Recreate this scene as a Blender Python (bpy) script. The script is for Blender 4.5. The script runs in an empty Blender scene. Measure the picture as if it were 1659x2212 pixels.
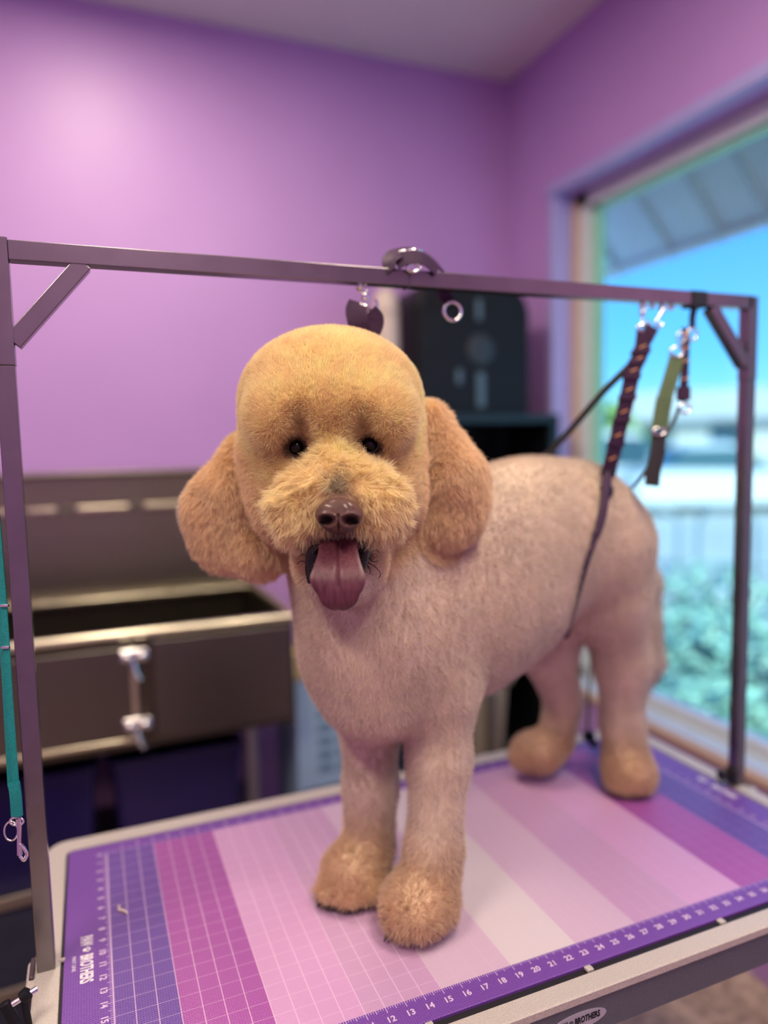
import bpy, bmesh, math, random
import numpy as np
from mathutils import Vector, Matrix
PI = math.pi
IN = 0.0254
scene = bpy.context.scene
COL = scene.collection
# ------------------------------------------------------------------ camera
cam = bpy.data.cameras.new('camera')
cam_ob = bpy.data.objects.new('camera', cam)
COL.objects.link(cam_ob)
RIGHT, UPV, FWD = Vector((0.924948, -0.379553, -0.020255)), Vector((0.054365, 0.079367, 0.995362)), Vector((0.376185, 0.92176, -0.094045))
m = Matrix.Identity(4)
for i in range(3):
    m[i][0], m[i][1], m[i][2] = RIGHT[i], UPV[i], -FWD[i]
    m[i][3] = (0.00755, -1.2562, 1.4805)[i]
cam_ob.matrix_world = m
cam.sensor_fit = 'VERTICAL'
cam.sensor_height = 36.0
cam.lens = 1557.0 / 2212 * 36.0
cam.clip_start = 0.05
cam.clip_end = 400
cam.dof.use_dof = True
cam.dof.focus_distance = 0.87
cam.dof.aperture_fstop = 1.05
scene.camera = cam_ob
# ------------------------------------------------------------------ light and exposure
vs = scene.view_settings
vs.view_transform = 'Standard'
vs.look = 'None'
vs.gamma = 1
vs.exposure = 1.0
vs.use_curve_mapping = False
scene.cycles.max_bounces = 8
scene.cycles.transparent_max_bounces = 12
scene.cycles.sample_clamp_indirect = 6
scene.cycles.use_denoising = True
w = bpy.data.worlds.new('world')
scene.world = w
w.use_nodes = True
nt = w.node_tree
bg = nt.nodes['Background']
tc = nt.nodes.new('ShaderNodeTexCoord')
sx = nt.nodes.new('ShaderNodeSeparateXYZ')
rp = nt.nodes.new('ShaderNodeValToRGB')
nt.links.new(tc.outputs['Generated'], sx.inputs[0])
nt.links.new(sx.outputs['Z'], rp.inputs[0])
nt.links.new(rp.outputs[0], bg.inputs[0])
e = rp.color_ramp.elements
e[0].position = 0.0; e[0].color = (0.38, 0.70, 1.0, 1)
e[1].position = 0.6; e[1].color = (0.03, 0.20, 0.75, 1)
x = e.new(0.10); x.color = (0.17, 0.50, 1.0, 1)
x = e.new(0.25); x.color = (0.08, 0.34, 0.95, 1)
bg.inputs[1].default_value = 1.0


def light(name, kind, loc, energy, color, size=1.0, sizey=None, rot=(0, 0, 0), spread=None):
    l = bpy.data.lights.new(name, kind)
    l.energy = energy
    l.color = color
    if kind == 'AREA':
        l.shape = 'RECTANGLE'
        l.size = size
        l.size_y = sizey or size
        if spread: l.spread = spread
    o = bpy.data.objects.new(name, l)
    o.location = loc
    o.rotation_euler = rot
    COL.objects.link(o)
    return o


sun = light('sun', 'SUN', (0, 0, 10), 4.5, (1.0, 0.95, 0.86))
sun.data.angle = math.radians(0.6)
sun.rotation_euler = Vector((-0.06, -0.72, 0.66)).normalized().to_track_quat('Z', 'Y').to_euler()
# ceiling lamps, the last two unseen and added as front fill (their housings are built further down)
LAMPS = [(0.08, 0.36), (0.85, -0.95), (-0.95, -0.95), (0.2, -1.9)]
LAMP_W = [9.5, 12.5, 14, 7]
CEIL = 2.90
for (lx, ly), lw in zip(LAMPS, LAMP_W):
    light('ceiling_lamp', 'AREA', (lx, ly, CEIL - 0.035), lw, (1.0, 0.83, 0.64), 0.22, 0.9)

# ------------------------------------------------------------------ helpers
LOC = {}


def mat(name, color, rough=0.5, metal=0.0, noise=0.0, nscale=20.0, bump=0.0, bscale=80.0, spec=0.5, coat=0.0, sheen=0.0):
    """procedural material: colour broken up by noise, optional bump"""
    M = bpy.data.materials.new(name)
    M.use_nodes = True
    n = M.node_tree
    b = n.nodes['Principled BSDF']
    b.inputs['Base Color'].default_value = (*color, 1)
    b.inputs['Roughness'].default_value = rough
    b.inputs['Metallic'].default_value = metal
    b.inputs['Specular IOR Level'].default_value = spec
    b.inputs['Coat Weight'].default_value = coat
    b.inputs['Sheen Weight'].default_value = sheen
    t = n.nodes.new('ShaderNodeTexCoord')
    if noise > 0:
        z = n.nodes.new('ShaderNodeTexNoise')
        z.inputs['Scale'].default_value = nscale
        z.inputs['Detail'].default_value = 4
        n.links.new(t.outputs['Object'], z.inputs['Vector'])
        r = n.nodes.new('ShaderNodeValToRGB')
        r.color_ramp.elements[0].position = 0.3
        r.color_ramp.elements[1].position = 0.7
        r.color_ramp.elements[0].color = (*[c * (1 - noise) for c in color], 1)
        r.color_ramp.elements[1].color = (*[min(1, c * (1 + noise)) for c in color], 1)
        n.links.new(z.outputs['Fac'], r.inputs[0])
        n.links.new(r.outputs[0], b.inputs['Base Color'])
    if bump > 0:
        z = n.nodes.new('ShaderNodeTexNoise')
        z.inputs['Scale'].default_value = bscale
        z.inputs['Detail'].default_value = 3
        n.links.new(t.outputs['Object'], z.inputs['Vector'])
        q = n.nodes.new('ShaderNodeBump')
        q.inputs['Strength'].default_value = bump
        q.inputs['Distance'].default_value = 0.002
        n.links.new(z.outputs['Fac'], q.inputs['Height'])
        n.links.new(q.outputs[0], b.inputs['Normal'])
    return M


def origin(o):
    s = Vector((0, 0, 0))
    while o is not None:
        s += LOC.get(o.name, Vector((0, 0, 0)))
        o = o.parent
    return s


def tag(o, label=None, cat=None, group=None, kind=None):
    if label: o['label'] = label
    if cat: o['category'] = cat
    if group: o['group'] = group
    if kind: o['kind'] = kind
    return o


def thing(name, label, cat, loc=(0, 0, 0), group=None):
    o = bpy.data.objects.new(name, None)
    o.empty_display_size = 0.05
    o.location = loc
    COL.objects.link(o)
    LOC[o.name] = Vector(loc)
    return tag(o, label, cat, group)


def obj(name, bm, M, parent=None, smooth=False, loc=None, label=None):
    """link a bmesh (built in world coordinates) as one mesh object"""
    me = bpy.data.meshes.new(name)
    off = origin(parent)
    here = Vector(loc) if loc is not None else Vector((0, 0, 0))
    if parent is None:
        sh = here
    else:
        sh = off
    bmesh.ops.translate(bm, vec=-sh, verts=bm.verts)
    bmesh.ops.recalc_face_normals(bm, faces=bm.faces)
    if smooth:
        for f in bm.faces: f.smooth = True
    bm.to_mesh(me)
    bm.free()
    if isinstance(M, (list, tuple)):
        for q in M: me.materials.append(q)
    else:
        me.materials.append(M)
    o = bpy.data.objects.new(name, me)
    COL.objects.link(o)
    if parent is None:
        o.location = here
        LOC[o.name] = here
    else:
        o.parent = parent
        LOC[o.name] = Vector((0, 0, 0))
    if smooth:
        me.set_sharp_from_angle(angle=math.radians(50))
        wn = o.modifiers.new('weighted_normals', 'WEIGHTED_NORMAL')
        wn.keep_sharp = True
        wn.weight = 100
    if label: o['label'] = label
    return o


def new(): return bmesh.new()


def box(bm, x0, x1, y0, y1, z0, z1, bev=0.0, seg=2, mi=0, mtx=None):
    r = bmesh.ops.create_cube(bm, size=1.0)
    vs_ = r['verts']
    bmesh.ops.scale(bm, vec=(abs(x1 - x0), abs(y1 - y0), abs(z1 - z0)), verts=vs_)
    bmesh.ops.translate(bm, vec=((x0 + x1) / 2, (y0 + y1) / 2, (z0 + z1) / 2), verts=vs_)
    fs = list({f for v in vs_ for f in v.link_faces})
    if bev > 0:
        es = list({ed for v in vs_ for ed in v.link_edges})
        g = bmesh.ops.bevel(bm, geom=es, offset=bev, segments=seg, profile=0.5, affect='EDGES')
        fs = [f for f in g['faces']] + [f for f in fs if f.is_valid]
        vs_ = list({v for f in fs for v in f.verts})
    for f in fs:
        if f.is_valid: f.material_index = mi
    if mtx is not None: bmesh.ops.transform(bm, matrix=mtx, verts=vs_)
    return vs_


def obox(bm, c, ax, ay, az, bev=0.0, mi=0):
    """box from centre and three half-axis vectors"""
    c, ax, ay, az = Vector(c), Vector(ax), Vector(ay), Vector(az)
    lx, ly, lz = ax.length, ay.length, az.length
    q = Matrix.Identity(4)
    for i in range(3):
        q[i][0], q[i][1], q[i][2], q[i][3] = ax[i] / lx, ay[i] / ly, az[i] / lz, c[i]
    return box(bm, -lx, lx, -ly, ly, -lz, lz, bev, mi=mi, mtx=q)


def bar(bm, a, b, w_, t_, side=(0, 1, 0), bev=0.0, mi=0):
    """rectangular bar from a to b; w_ along side, t_ across"""
    a, b = Vector(a), Vector(b)
    d = b - a
    s = Vector(side)
    s = (s - d.normalized() * s.dot(d.normalized())).normalized()
    n = d.normalized().cross(s)
    return obox(bm, (a + b) / 2, d / 2, s * w_ / 2, n * t_ / 2, bev, mi)


def tube(bm, pts, r, n=12, mi=0, cap=True, close=False, flat=None, side=None):
    """tube along points; r a number or list; flat=(w,t) gives a webbing section"""
    pts = [Vector(p) for p in pts]
    N = len(pts)
    rs = r if isinstance(r, (list, tuple)) else [r] * N
    rings = []
    prev = None
    for i, p in enumerate(pts):
        if close:
            t = (pts[(i + 1) % N] - pts[i - 1]).normalized()
        else:
            t = (pts[min(i + 1, N - 1)] - pts[max(i - 1, 0)]).normalized()
        if prev is None:
            ref = Vector(side) if side is not None else (Vector((0, 0, 1)) if abs(t.z) < 0.9 else Vector((1, 0, 0)))
        else:
            ref = prev
        u = (ref - t * ref.dot(t)).normalized()
        if side is not None:
            s_ = Vector(side)
            c_ = s_ - t * s_.dot(t)
            if c_.length > 0.1: u = c_.normalized()
        prev = u
        v = t.cross(u)
        ring = []
        if flat:
            w2, t2 = flat[0] / 2, flat[1] / 2
            for (a_, b_) in ((1, .6), (.9, 1), (-.9, 1), (-1, .6), (-1, -.6), (-.9, -1), (.9, -1), (1, -.6)):
                ring.append(bm.verts.new(p + u * a_ * w2 + v * b_ * t2))
        else:
            for k in range(n):
                a_ = 2 * PI * k / n
                ring.append(bm.verts.new(p + (u * math.cos(a_) + v * math.sin(a_)) * rs[i]))
        rings.append(ring)
    n = len(rings[0])
    for i in range(N if close else N - 1):
        A, B = rings[i], rings[(i + 1) % N]
        for k in range(n):
            f = bm.faces.new((A[k], A[(k + 1) % n], B[(k + 1) % n], B[k]))
            f.material_index = mi
    if cap and not close:
        bm.faces.new(rings[0]).material_index = mi
        bm.faces.new(list(reversed(rings[-1]))).material_index = mi
    return bm


def lathe(bm, c, axis, prof, n=24, mi=0):
    """revolve (radius, height) pairs about an axis through c"""
    axis = Vector(axis).normalized()
    ref = Vector((0, 0, 1)) if abs(axis.z) < 0.9 else Vector((1, 0, 0))
    u = (ref - axis * ref.dot(axis)).normalized()
    v = axis.cross(u)
    rings = []
    for r, h in prof:
        p = Vector(c) + axis * h
        rings.append([bm.verts.new(p + (u * math.cos(2 * PI * k / n) + v * math.sin(2 * PI * k / n)) * max(r, 1e-5)) for k in range(n)])
    for A, B in zip(rings, rings[1:]):
        for k in range(n):
            bm.faces.new((A[k], A[(k + 1) % n], B[(k + 1) % n], B[k])).material_index = mi
    bm.faces.new(rings[0]).material_index = mi
    bm.faces.new(list(reversed(rings[-1]))).material_index = mi
    return bm


def arc(c, u, v, r, a0, a1, n=16, r2=None):
    c, u, v = Vector(c), Vector(u).normalized(), Vector(v).normalized()
    r2 = r2 or r
    return [c + u * r * math.cos(a0 + (a1 - a0) * i / n) + v * r2 * math.sin(a0 + (a1 - a0) * i / n) for i in range(n + 1)]


def spline(P, n=10):
    """Catmull-Rom through the points"""
    P = [Vector(p) for p in P]
    Q = [P[0] * 2 - P[1]] + P + [P[-1] * 2 - P[-2]]
    out = []
    for i in range(1, len(Q) - 2):
        for k in range(n):
            t = k / n
            a_, b_, c_, d_ = Q[i - 1], Q[i], Q[i + 1], Q[i + 2]
            out.append(0.5 * ((2 * b_) + (c_ - a_) * t + (2 * a_ - 5 * b_ + 4 * c_ - d_) * t * t + (3 * b_ - a_ - 3 * c_ + d_) * t ** 3))
    out.append(P[-1])
    return out


def rrect(x0, x1, y0, y1, r, n=8):
    P = []
    for cx, cy, a in ((x1 - r, y1 - r, 0), (x0 + r, y1 - r, PI / 2), (x0 + r, y0 + r, PI), (x1 - r, y0 + r, 1.5 * PI)):
        for k in range(n + 1):
            t = a + PI / 2 * k / n
            P.append((cx + r * math.cos(t), cy + r * math.sin(t)))
    return P


def loft(bm, rings, mi=0, capa=True, capb=True):
    """rings: lists of 3D points, same count"""
    R = [[bm.verts.new(p) for p in ring] for ring in rings]
    n = len(R[0])
    for A, B in zip(R, R[1:]):
        for k in range(n):
            bm.faces.new((A[k], A[(k + 1) % n], B[(k + 1) % n], B[k])).material_index = mi
    if capa: bm.faces.new(R[0]).material_index = mi
    if capb: bm.faces.new(list(reversed(R[-1]))).material_index = mi


def text_bm(bm, s, size, origin_, xdir, ydir, thick=0.0003, align='CENTER', bold=0.0, mi=0, fit=None):
    """lettering as mesh laid on a surface"""
    cu = bpy.data.curves.new('t', 'FONT')
    cu.body = s
    cu.size = size
    cu.align_x = align
    cu.align_y = 'CENTER'
    cu.offset = bold
    cu.extrude = thick
    cu.resolution_u = 3
    o = bpy.data.objects.new('t', cu)
    COL.objects.link(o)
    dg = bpy.context.evaluated_depsgraph_get()
    me = bpy.data.meshes.new_from_object(o.evaluated_get(dg))
    X, Y = Vector(xdir).normalized(), Vector(ydir).normalized()
    Z = X.cross(Y)
    if fit:
        xs = [v.co.x for v in me.vertices]
        me.transform(Matrix.Scale(fit / (max(xs) - min(xs)), 4, (1, 0, 0)))
    q = Matrix.Identity(4)
    for i in range(3):
        q[i][0], q[i][1], q[i][2], q[i][3] = X[i], Y[i], Z[i], origin_[i]
    me.transform(q)
    n0 = len(bm.faces)
    bm.from_mesh(me)
    bm.faces.ensure_lookup_table()
    for f in bm.faces[n0:]: f.material_index = mi
    bpy.data.objects.remove(o)
    bpy.data.curves.remove(cu)
    bpy.data.meshes.remove(me)


def each(name, bm, M, parent, smooth=False):
    """one object for every loose piece of the bmesh"""
    seen = set(); bm.verts.index_update()
    for v0 in bm.verts:
        if v0.index in seen: continue
        st = [v0]; isl = []; seen.add(v0.index)
        while st:
            v = st.pop(); isl.append(v)
            for ed in v.link_edges:
                q = ed.other_vert(v)
                if q.index not in seen: seen.add(q.index); st.append(q)
        b2 = bmesh.new(); mp_ = {v.index: b2.verts.new(v.co) for v in isl}
        for f in {f for v in isl for f in v.link_faces}: b2.faces.new([mp_[v.index] for v in f.verts])
        obj(name, b2, M, parent, smooth)
    bm.free()


def struct(name, bm, M, smooth=False):
    o = obj(name, bm, M, None, smooth)
    o['kind'] = 'structure'
    return o

# ------------------------------------------------------------------ room
X0, X1, Y0, Y1 = -2.2, 1.63, -2.7, 1.33          # inner faces of the walls
WY0, WY1, WZ0, WZ1 = -0.75, 1.02, 0.56, 2.37     # window opening in the right wall
WT = 0.17                                          # wall thickness
PURPLE = (0.47, 0.28, 0.63)
m_wall = mat('purple_wall_paint', PURPLE, 0.42, noise=0.03, nscale=3, bump=0.10, bscale=220, spec=0.45)
m_ceil = mat('ceiling_paint', (0.72, 0.70, 0.70), 0.8, noise=0.02, nscale=4)
m_white = mat('white_paint', (0.72, 0.72, 0.72), 0.6, noise=0.02)
m_floor = mat('speckled_concrete', (0.42, 0.34, 0.27), 0.45, noise=0.5, nscale=26, bump=0.1)
bm = new(); box(bm, X0 - WT, X1 + WT, Y0 - WT, Y1 + WT, -0.12, 0); struct('floor', bm, m_floor)
bm = new(); box(bm, X0 - WT, X1 + WT, Y0 - WT, Y1 + WT, CEIL, CEIL + 0.1); struct('ceiling', bm, m_ceil)
bm = new(); box(bm, X0 - WT, X1 + WT, Y1, Y1 + WT, 0, CEIL); struct('wall_back', bm, m_wall)
bm = new(); box(bm, X0 - WT, X0, Y0, Y1, 0, CEIL); struct('wall_left', bm, m_wall)
bm = new(); box(bm, X0 - WT, X1 + WT, Y0 - WT, Y0, 0, CEIL); struct('wall_front', bm, m_wall)
bm = new()
box(bm, X1, X1 + WT, Y0, WY0, 0, CEIL)
box(bm, X1, X1 + WT, WY1, Y1, 0, CEIL)
box(bm, X1, X1 + WT, WY0, WY1, 0, WZ0)
box(bm, X1, X1 + WT, WY0, WY1, WZ1, CEIL)
struct('wall_right', bm, m_wall)
# purple trim lining the opening, daylight on it put into the lilac colour
m_daylit_trim = mat('daylit_purple_trim', (0.38, 0.36, 0.70), 0.3, noise=0.02)
bm = new()
box(bm, X1 - 0.012, X1 + 0.09, WY1 - 0.012, WY1 + 0.022, WZ0, WZ1 + 0.03, 0.004)
struct('trim_1', bm, m_daylit_trim, True)
bm = new()
box(bm, X1 - 0.022, X1 + 0.012, WY0, WY1 + 0.022, WZ1 - 0.006, WZ1 + 0.034, 0.006)
struct('trim_2', bm, m_daylit_trim, True)
# window frame
m_alu = mat('pale_grey_frame', (0.62, 0.68, 0.68), 0.4, noise=0.03)
m_tan = mat('tan_sealant', (0.55, 0.38, 0.26), 0.6, noise=0.05)
m_glass = bpy.data.materials.new('green_tinted_glass')
m_glass.use_nodes = True
n = m_glass.node_tree
n.nodes.clear()
o_ = n.nodes.new('ShaderNodeOutputMaterial')
tr = n.nodes.new('ShaderNodeBsdfTransparent'); tr.inputs[0].default_value = (0.78, 0.94, 0.93, 1)
gl = n.nodes.new('ShaderNodeBsdfGlossy'); gl.inputs['Roughness'].default_value = 0.02
mx = n.nodes.new('ShaderNodeMixShader')
mx.inputs[0].default_value = 0.04; n.links.new(tr.outputs[0], mx.inputs[1]); n.links.new(gl.outputs[0], mx.inputs[2])
n.links.new(mx.outputs[0], o_.inputs[0])
win = bpy.data.objects.new('window_1', None)
win.location = (X1 + 0.11, (WY0 + WY1) / 2, WZ0)
COL.objects.link(win)
LOC[win.name] = Vector(win.location)
win['kind'] = 'structure'
win['label'] = 'large window with pale aluminium frame and green tinted pane'
fx0, fx1 = X1 + 0.085, X1 + 0.14
bm = new()
box(bm, fx0, fx1, WY1 - 0.085, WY1 - 0.012, WZ0, WZ1, 0.004)
box(bm, fx0, fx1, WY0, WY0 + 0.07, WZ0, WZ1, 0.004)
box(bm, fx0, fx1, WY0, WY1, WZ1 - 0.055, WZ1, 0.004)
box(bm, fx0, fx1, WY0, WY1, WZ0, WZ0 + 0.06, 0.004)
obj('window_frame', bm, m_alu, win, True)
m_seal = mat('green_glazing_edge', (0.30, 0.68, 0.50), 0.35, noise=0.04)
bm = new()
box(bm, fx0 + 0.02, fx0 + 0.05, WY1 - 0.125, WY1 - 0.083, WZ0 + 0.05, WZ1 - 0.05, 0.004)
box(bm, fx0 + 0.02, fx0 + 0.05, WY0 + 0.06, WY1 - 0.083, WZ1 - 0.075, WZ1 - 0.05, 0.004)
obj('glazing_bead', bm, m_seal, win, True, label='pale green glazing bead')
bm = new()
box(bm, fx0 + 0.030, fx0 + 0.036, WY0 + 0.05, WY1 - 0.06, WZ0 + 0.04, WZ1 - 0.04)
obj('window_pane', bm, m_glass, win)
bm = new()
box(bm, fx0 - 0.014, fx0 + 0.004, WY1 - 0.034, WY1 - 0.010, WZ0, WZ1 - 0.02, 0.003)
box(bm, X1 - 0.012, X1 + 0.018, WY0, WY1 - 0.02, WZ0 - 0.012, WZ0 + 0.012, 0.003)
obj('sealant_strip', bm, m_tan, win, True, label='tan sealant strip')
m_sill = mat('blue_reflection_sill', (0.50, 0.64, 0.78), 0.25, noise=0.03)  # pale blue reflection on the sill is put into its colour
bm = new()
box(bm, X1 + 0.018, fx0 + 0.01, WY0, WY1 - .02, WZ0 - 0.012, WZ0 + 0.016, 0.004)
obj('window_sill', bm, m_sill, win, True)
# skirting along the back wall
m_base = mat('dark_rubber_skirting', (0.05, 0.045, 0.06), 0.5)
bm = new(); box(bm, X0, X1, Y1 - 0.012, Y1, 0, 0.1, 0.003); struct('baseboard_back', bm, m_base, True)
# ceiling fixtures
m_house = mat('white_fixture_housing', (0.8, 0.8, 0.8), 0.5)
m_lit = bpy.data.materials.new('lit_diffuser'); m_lit.use_nodes = True
b = m_lit.node_tree.nodes['Principled BSDF']
b.inputs['Emission Color'].default_value = (1, .85, .66, 1); b.inputs['Emission Strength'].default_value = 3.0
LAMP_LABEL = ['long ceiling light nearest the stainless tub', 'long ceiling light nearest the window',
              'unseen added fill light on the ceiling over the left wall side', 'unseen added fill light on the ceiling farthest from the tub']
for k, (lx, ly) in enumerate(LAMPS):
    t = thing('ceiling_light', LAMP_LABEL[k], 'ceiling light', (lx, ly, CEIL - 0.03), 'long ceiling lights')
    bm = new()
    box(bm, lx - .15, lx - .13, ly - .49, ly + .49, CEIL - .03, CEIL, .003)
    box(bm, lx + .13, lx + .15, ly - .49, ly + .49, CEIL - .03, CEIL, .003)
    box(bm, lx - .15, lx + .15, ly - .49, ly - .47, CEIL - .03, CEIL, .003)
    box(bm, lx - .15, lx + .15, ly + .47, ly + .49, CEIL - .03, CEIL, .003)
    obj('housing', bm, m_house, t, True)
    bm = new(); box(bm, lx - .13, lx + .13, ly - .47, ly + .47, CEIL - .02, CEIL - .012)
    obj('diffuser', bm, m_lit, t)

# ------------------------------------------------------------------ stainless dog tub
def steel(name, color, rough, streak=0.25):
    M = mat(name, color, rough, 1.0)
    n = M.node_tree
    b = n.nodes['Principled BSDF']
    t = n.nodes.new('ShaderNodeTexCoord'); mp = n.nodes.new('ShaderNodeMapping'); z = n.nodes.new('ShaderNodeTexNoise')
    mp.inputs['Scale'].default_value = (1.5, 1.5, 60)
    z.inputs['Scale'].default_value = 6
    n.links.new(t.outputs['Object'], mp.inputs[0]); n.links.new(mp.outputs[0], z.inputs[0])
    r = n.nodes.new('ShaderNodeMapRange')
    r.inputs['To Min'].default_value = rough - 0.08; r.inputs['To Max'].default_value = rough + 0.10
    n.links.new(z.outputs['Fac'], r.inputs[0]); n.links.new(r.outputs[0], b.inputs['Roughness'])
    r2 = n.nodes.new('ShaderNodeValToRGB')
    r2.color_ramp.elements[0].color = (*[c * (1 - streak) for c in color], 1)
    r2.color_ramp.elements[1].color = (*color, 1)
    n.links.new(z.outputs['Fac'], r2.inputs[0]); n.links.new(r2.outputs[0], b.inputs['Base Color'])
    return M


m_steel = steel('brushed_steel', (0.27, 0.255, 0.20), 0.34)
m_steel_f = steel('front_panel_steel', (0.17, 0.16, 0.14), 0.34)  # same steel, darkened: the dark it reflects is put into the colour
m_steel_d = steel('shaded_basin_steel', (0.12, 0.11, 0.085), 0.38)  # darker copy of the steel, shade inside the basin put into the colour
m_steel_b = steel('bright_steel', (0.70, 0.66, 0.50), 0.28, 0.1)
m_chrome = mat('chrome', (0.8, 0.8, 0.8), 0.12, 1.0)
TX0, TX1, TY0, TY1 = -1.45, 0.515, 0.68, 1.31
RIM, BOT = 1.005, 0.70
tub = thing('dog_wash_tub', 'stainless steel dog bathing tub with tall backsplash against purple wall', 'bathtub', ((TX0 + TX1) / 2, 1.0, 0))
bm = new()
box(bm, TX0, TX1, TY1 - .02, TY1, 0.98, 1.402, .004)
box(bm, TX0, TX1, TY1 - .04, TY1, 1.395, 1.41, .004)
obj('backsplash', bm, m_steel, tub, True)
bm = new()
box(bm, TX0, TX1, TY1 - .075, TY1 - .018, 0.985, 1.0, .004)
for a_, b_ in ((-1.1, -0.95), (-.85, -.68), (-.60, -.43), (-.33, -.205), (-.18, -.095), (-.035, .125), (.175, .33), (.38, .50)):
    box(bm, a_, b_, TY1 - .038, TY1 - .018, 1.280, 1.298, .004)
obj('splash_ledge', bm, m_steel_b, tub, True, label='bright polished ledge strips')
for q in (-.64, -.38, -.066, .15, .355):
    bm = new()
    tube(bm, arc((q, TY1 - .033, 1.288), (1, 0, 0), (0, 0, 1), .014, 0, 2 * PI, 16)[:-1], .003, 8, close=True)
    lathe(bm, (q, TY1 - .019, 1.288), (0, -1, 0), [(.010, 0), (.010, .010), (.006, .014)], 12)
    obj('tether_ring', bm, m_steel, tub, True)
bm = new()
box(bm, TX0, TX1, TY0, TY0 + .012, BOT, RIM - .01, .003)                       # front
box(bm, TX0, TX1, TY1 - .02, TY1 - .002, BOT, .99, .003)                       # back
box(bm, TX0, TX0 + .012, TY0 + .012, TY1 - .02, BOT, RIM - .01, .003)
box(bm, TX1 - .012, TX1, TY0 + .012, TY1 - .02, BOT, RIM - .01, .003)
box(bm, TX0, TX1, TY0 + .012, TY1 - .02, BOT, BOT + .012, .002)
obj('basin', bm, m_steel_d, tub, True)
bm = new()
tube(bm, [(TX0, TY0, RIM), (TX1, TY0, RIM)], .013, 12)
tube(bm, [(TX1, TY0, RIM), (TX1, TY1 - .03, RIM)], .013, 12)
obj('rim_rail', bm, m_steel_b, tub, True, label='bright rolled rim rail')
# doors on the front
bm = new()
box(bm, -.62, .085, TY0 - .016, TY0 - .002, BOT + .03, RIM - .03, .004)
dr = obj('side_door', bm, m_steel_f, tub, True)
bm = new(); box(bm, -.60, .10, TY0 - .022, TY0 - .014, BOT + .025, BOT + .038, .003); box(bm, .080, .094, TY0 - .022, TY0 - .014, BOT + .03, RIM - .03, .003)
obj('door_edge_strip', bm, m_steel_b, dr, True)
bm = new(); box(bm, .135, .50, TY0 - .012, TY0 - .002, BOT + .02, RIM - .02, .004)
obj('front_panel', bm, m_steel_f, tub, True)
for zz in (0.955, 0.775):
    bm = new()
    box(bm, .055, .125, TY0 - .03, TY0 - .012, zz - .016, zz + .016, .004)
    for dx in (.070, .108):
        lathe(bm, (dx, TY0 - .028, zz), (0, -1, 0), [(.014, 0), (.014, .014), (.010, .020), (.002, .022)], 16)
    tube(bm, [(.085, TY0 - .04, zz - .01), (.09, TY0 - .045, zz - .04), (.10, TY0 - .042, zz - .06)], .006, 8)
    obj('door_latch', bm, m_chrome, tub, True)
m_leg = steel('leg_steel', (0.35, 0.34, 0.38), 0.4)
for lx in (-1.35, -.45, .40):
    for ly in (TY0 + .07, TY1 - .10):
        bm = new()
        tube(bm, [(lx, ly, .03), (lx, ly, BOT)], .02, 14)
        lathe(bm, (lx, ly, 0), (0, 0, 1), [(.03, 0), (.03, .012), (.02, .03)], 16)
        obj('leg', bm, m_leg, tub, True)
bm = new()
box(bm, TX0 + .05, TX1 - .05, TY0 + .05, TY1 - .08, .28, .30, .003)
box(bm, TX0 + .05, TX1 - .05, TY0 + .05, TY0 + .062, .25, .33, .003)
obj('lower_shelf', bm, m_leg, tub, True)
bm = new(); tube(bm, spline([(.13, 1.0, BOT + .01), (.13, 1.0, .6), (.13, .99, .52), (.13, 1.05, .47), (.13, 1.12, .5), (.13, 1.26, .5)], 6), .022, 12)
obj('drain_pipe', bm, mat('dark_pipe', (.05, .05, .06), .4), tub, True)
# folded entry ramp leaning under the tub at left
ramp = thing('entry_ramp', 'dull metal dog ramp with side rails standing low under the tub', 'ramp', (-.55, .42, 0))
m_ramp = steel('ramp_steel', (0.30, 0.27, 0.24), 0.45)
bm = new()
for zz in (.22, .44): bar(bm, (-1.2, .44, zz + .02), (-.02, .52, zz + .02), .012, .03, (0, 1, 0), .003)
obj('side_rail', bm, m_ramp, ramp, True)
bm = new()
obox(bm, (-.61, .49, .24), (.58, .04, 0), (0, .006, 0), (0, 0, .20), .002)
obj('ramp_deck', bm, mat('dark_ramp_grip', (.02, .025, .05), .8, noise=.2), ramp, True)
for q in (-1.15, -.07):
    bm = new(); bar(bm, (q, .47, 0), (q, .47, .47), .02, .03, (0, 1, 0), .003)
    obj('leg', bm, m_ramp, ramp, True)

# ------------------------------------------------------------------ black rack, dryer, khaki bin, blue carton
m_blk = mat('black_plastic', (0.008, 0.009, 0.012), 0.5, noise=.1, spec=.2)
m_rack = mat('dark_teal_metal', (0.012, 0.032, 0.042), 0.5, 0.0, noise=.1, spec=.3)
rack = thing('storage_rack', 'tall black open rack with dark teal edges in the room corner', 'rack', (1.25, 1.08, 0))
rx0, rx1, ry0, ry1, rz = 0.92, 1.585, .92, 1.30, 1.575
bm = new()
for (a_, b_) in ((rx0, ry0), (rx1 - .03, ry0), (rx0, ry1 - .03), (rx1 - .03, ry1 - .03)):
    box(bm, a_, a_ + .03, b_, b_ + .03, 0, rz, .004)
obj('upright', bm, m_rack, rack, True)
for zz in (.22, .70, 1.15, rz - .03):
    bm = new(); box(bm, rx0, rx1, ry0, ry1, zz, zz + .03, .004)
    obj('shelf', bm, m_rack, rack, True)
bm = new(); box(bm, rx0 + .01, rx1 - .01, ry1 - .012, ry1 - .004, .05, rz - .03)
box(bm, rx1 - .01, rx1 - .002, ry0 + .03, ry1 - .03, .05, rz - .03)
box(bm, rx0 + .002, rx0 + .01, ry0 + .03, ry1 - .03, .05, rz - .03)
obj('back_panel', bm, m_blk, rack)
bin_ = thing('storage_bin', 'khaki storage bin on the rack shelf behind the dog', 'bin', (1.24, 1.05, .25))
m_khaki = mat('khaki_plastic', (.30, .26, .16), .5, noise=.08)
bm = new()
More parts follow.
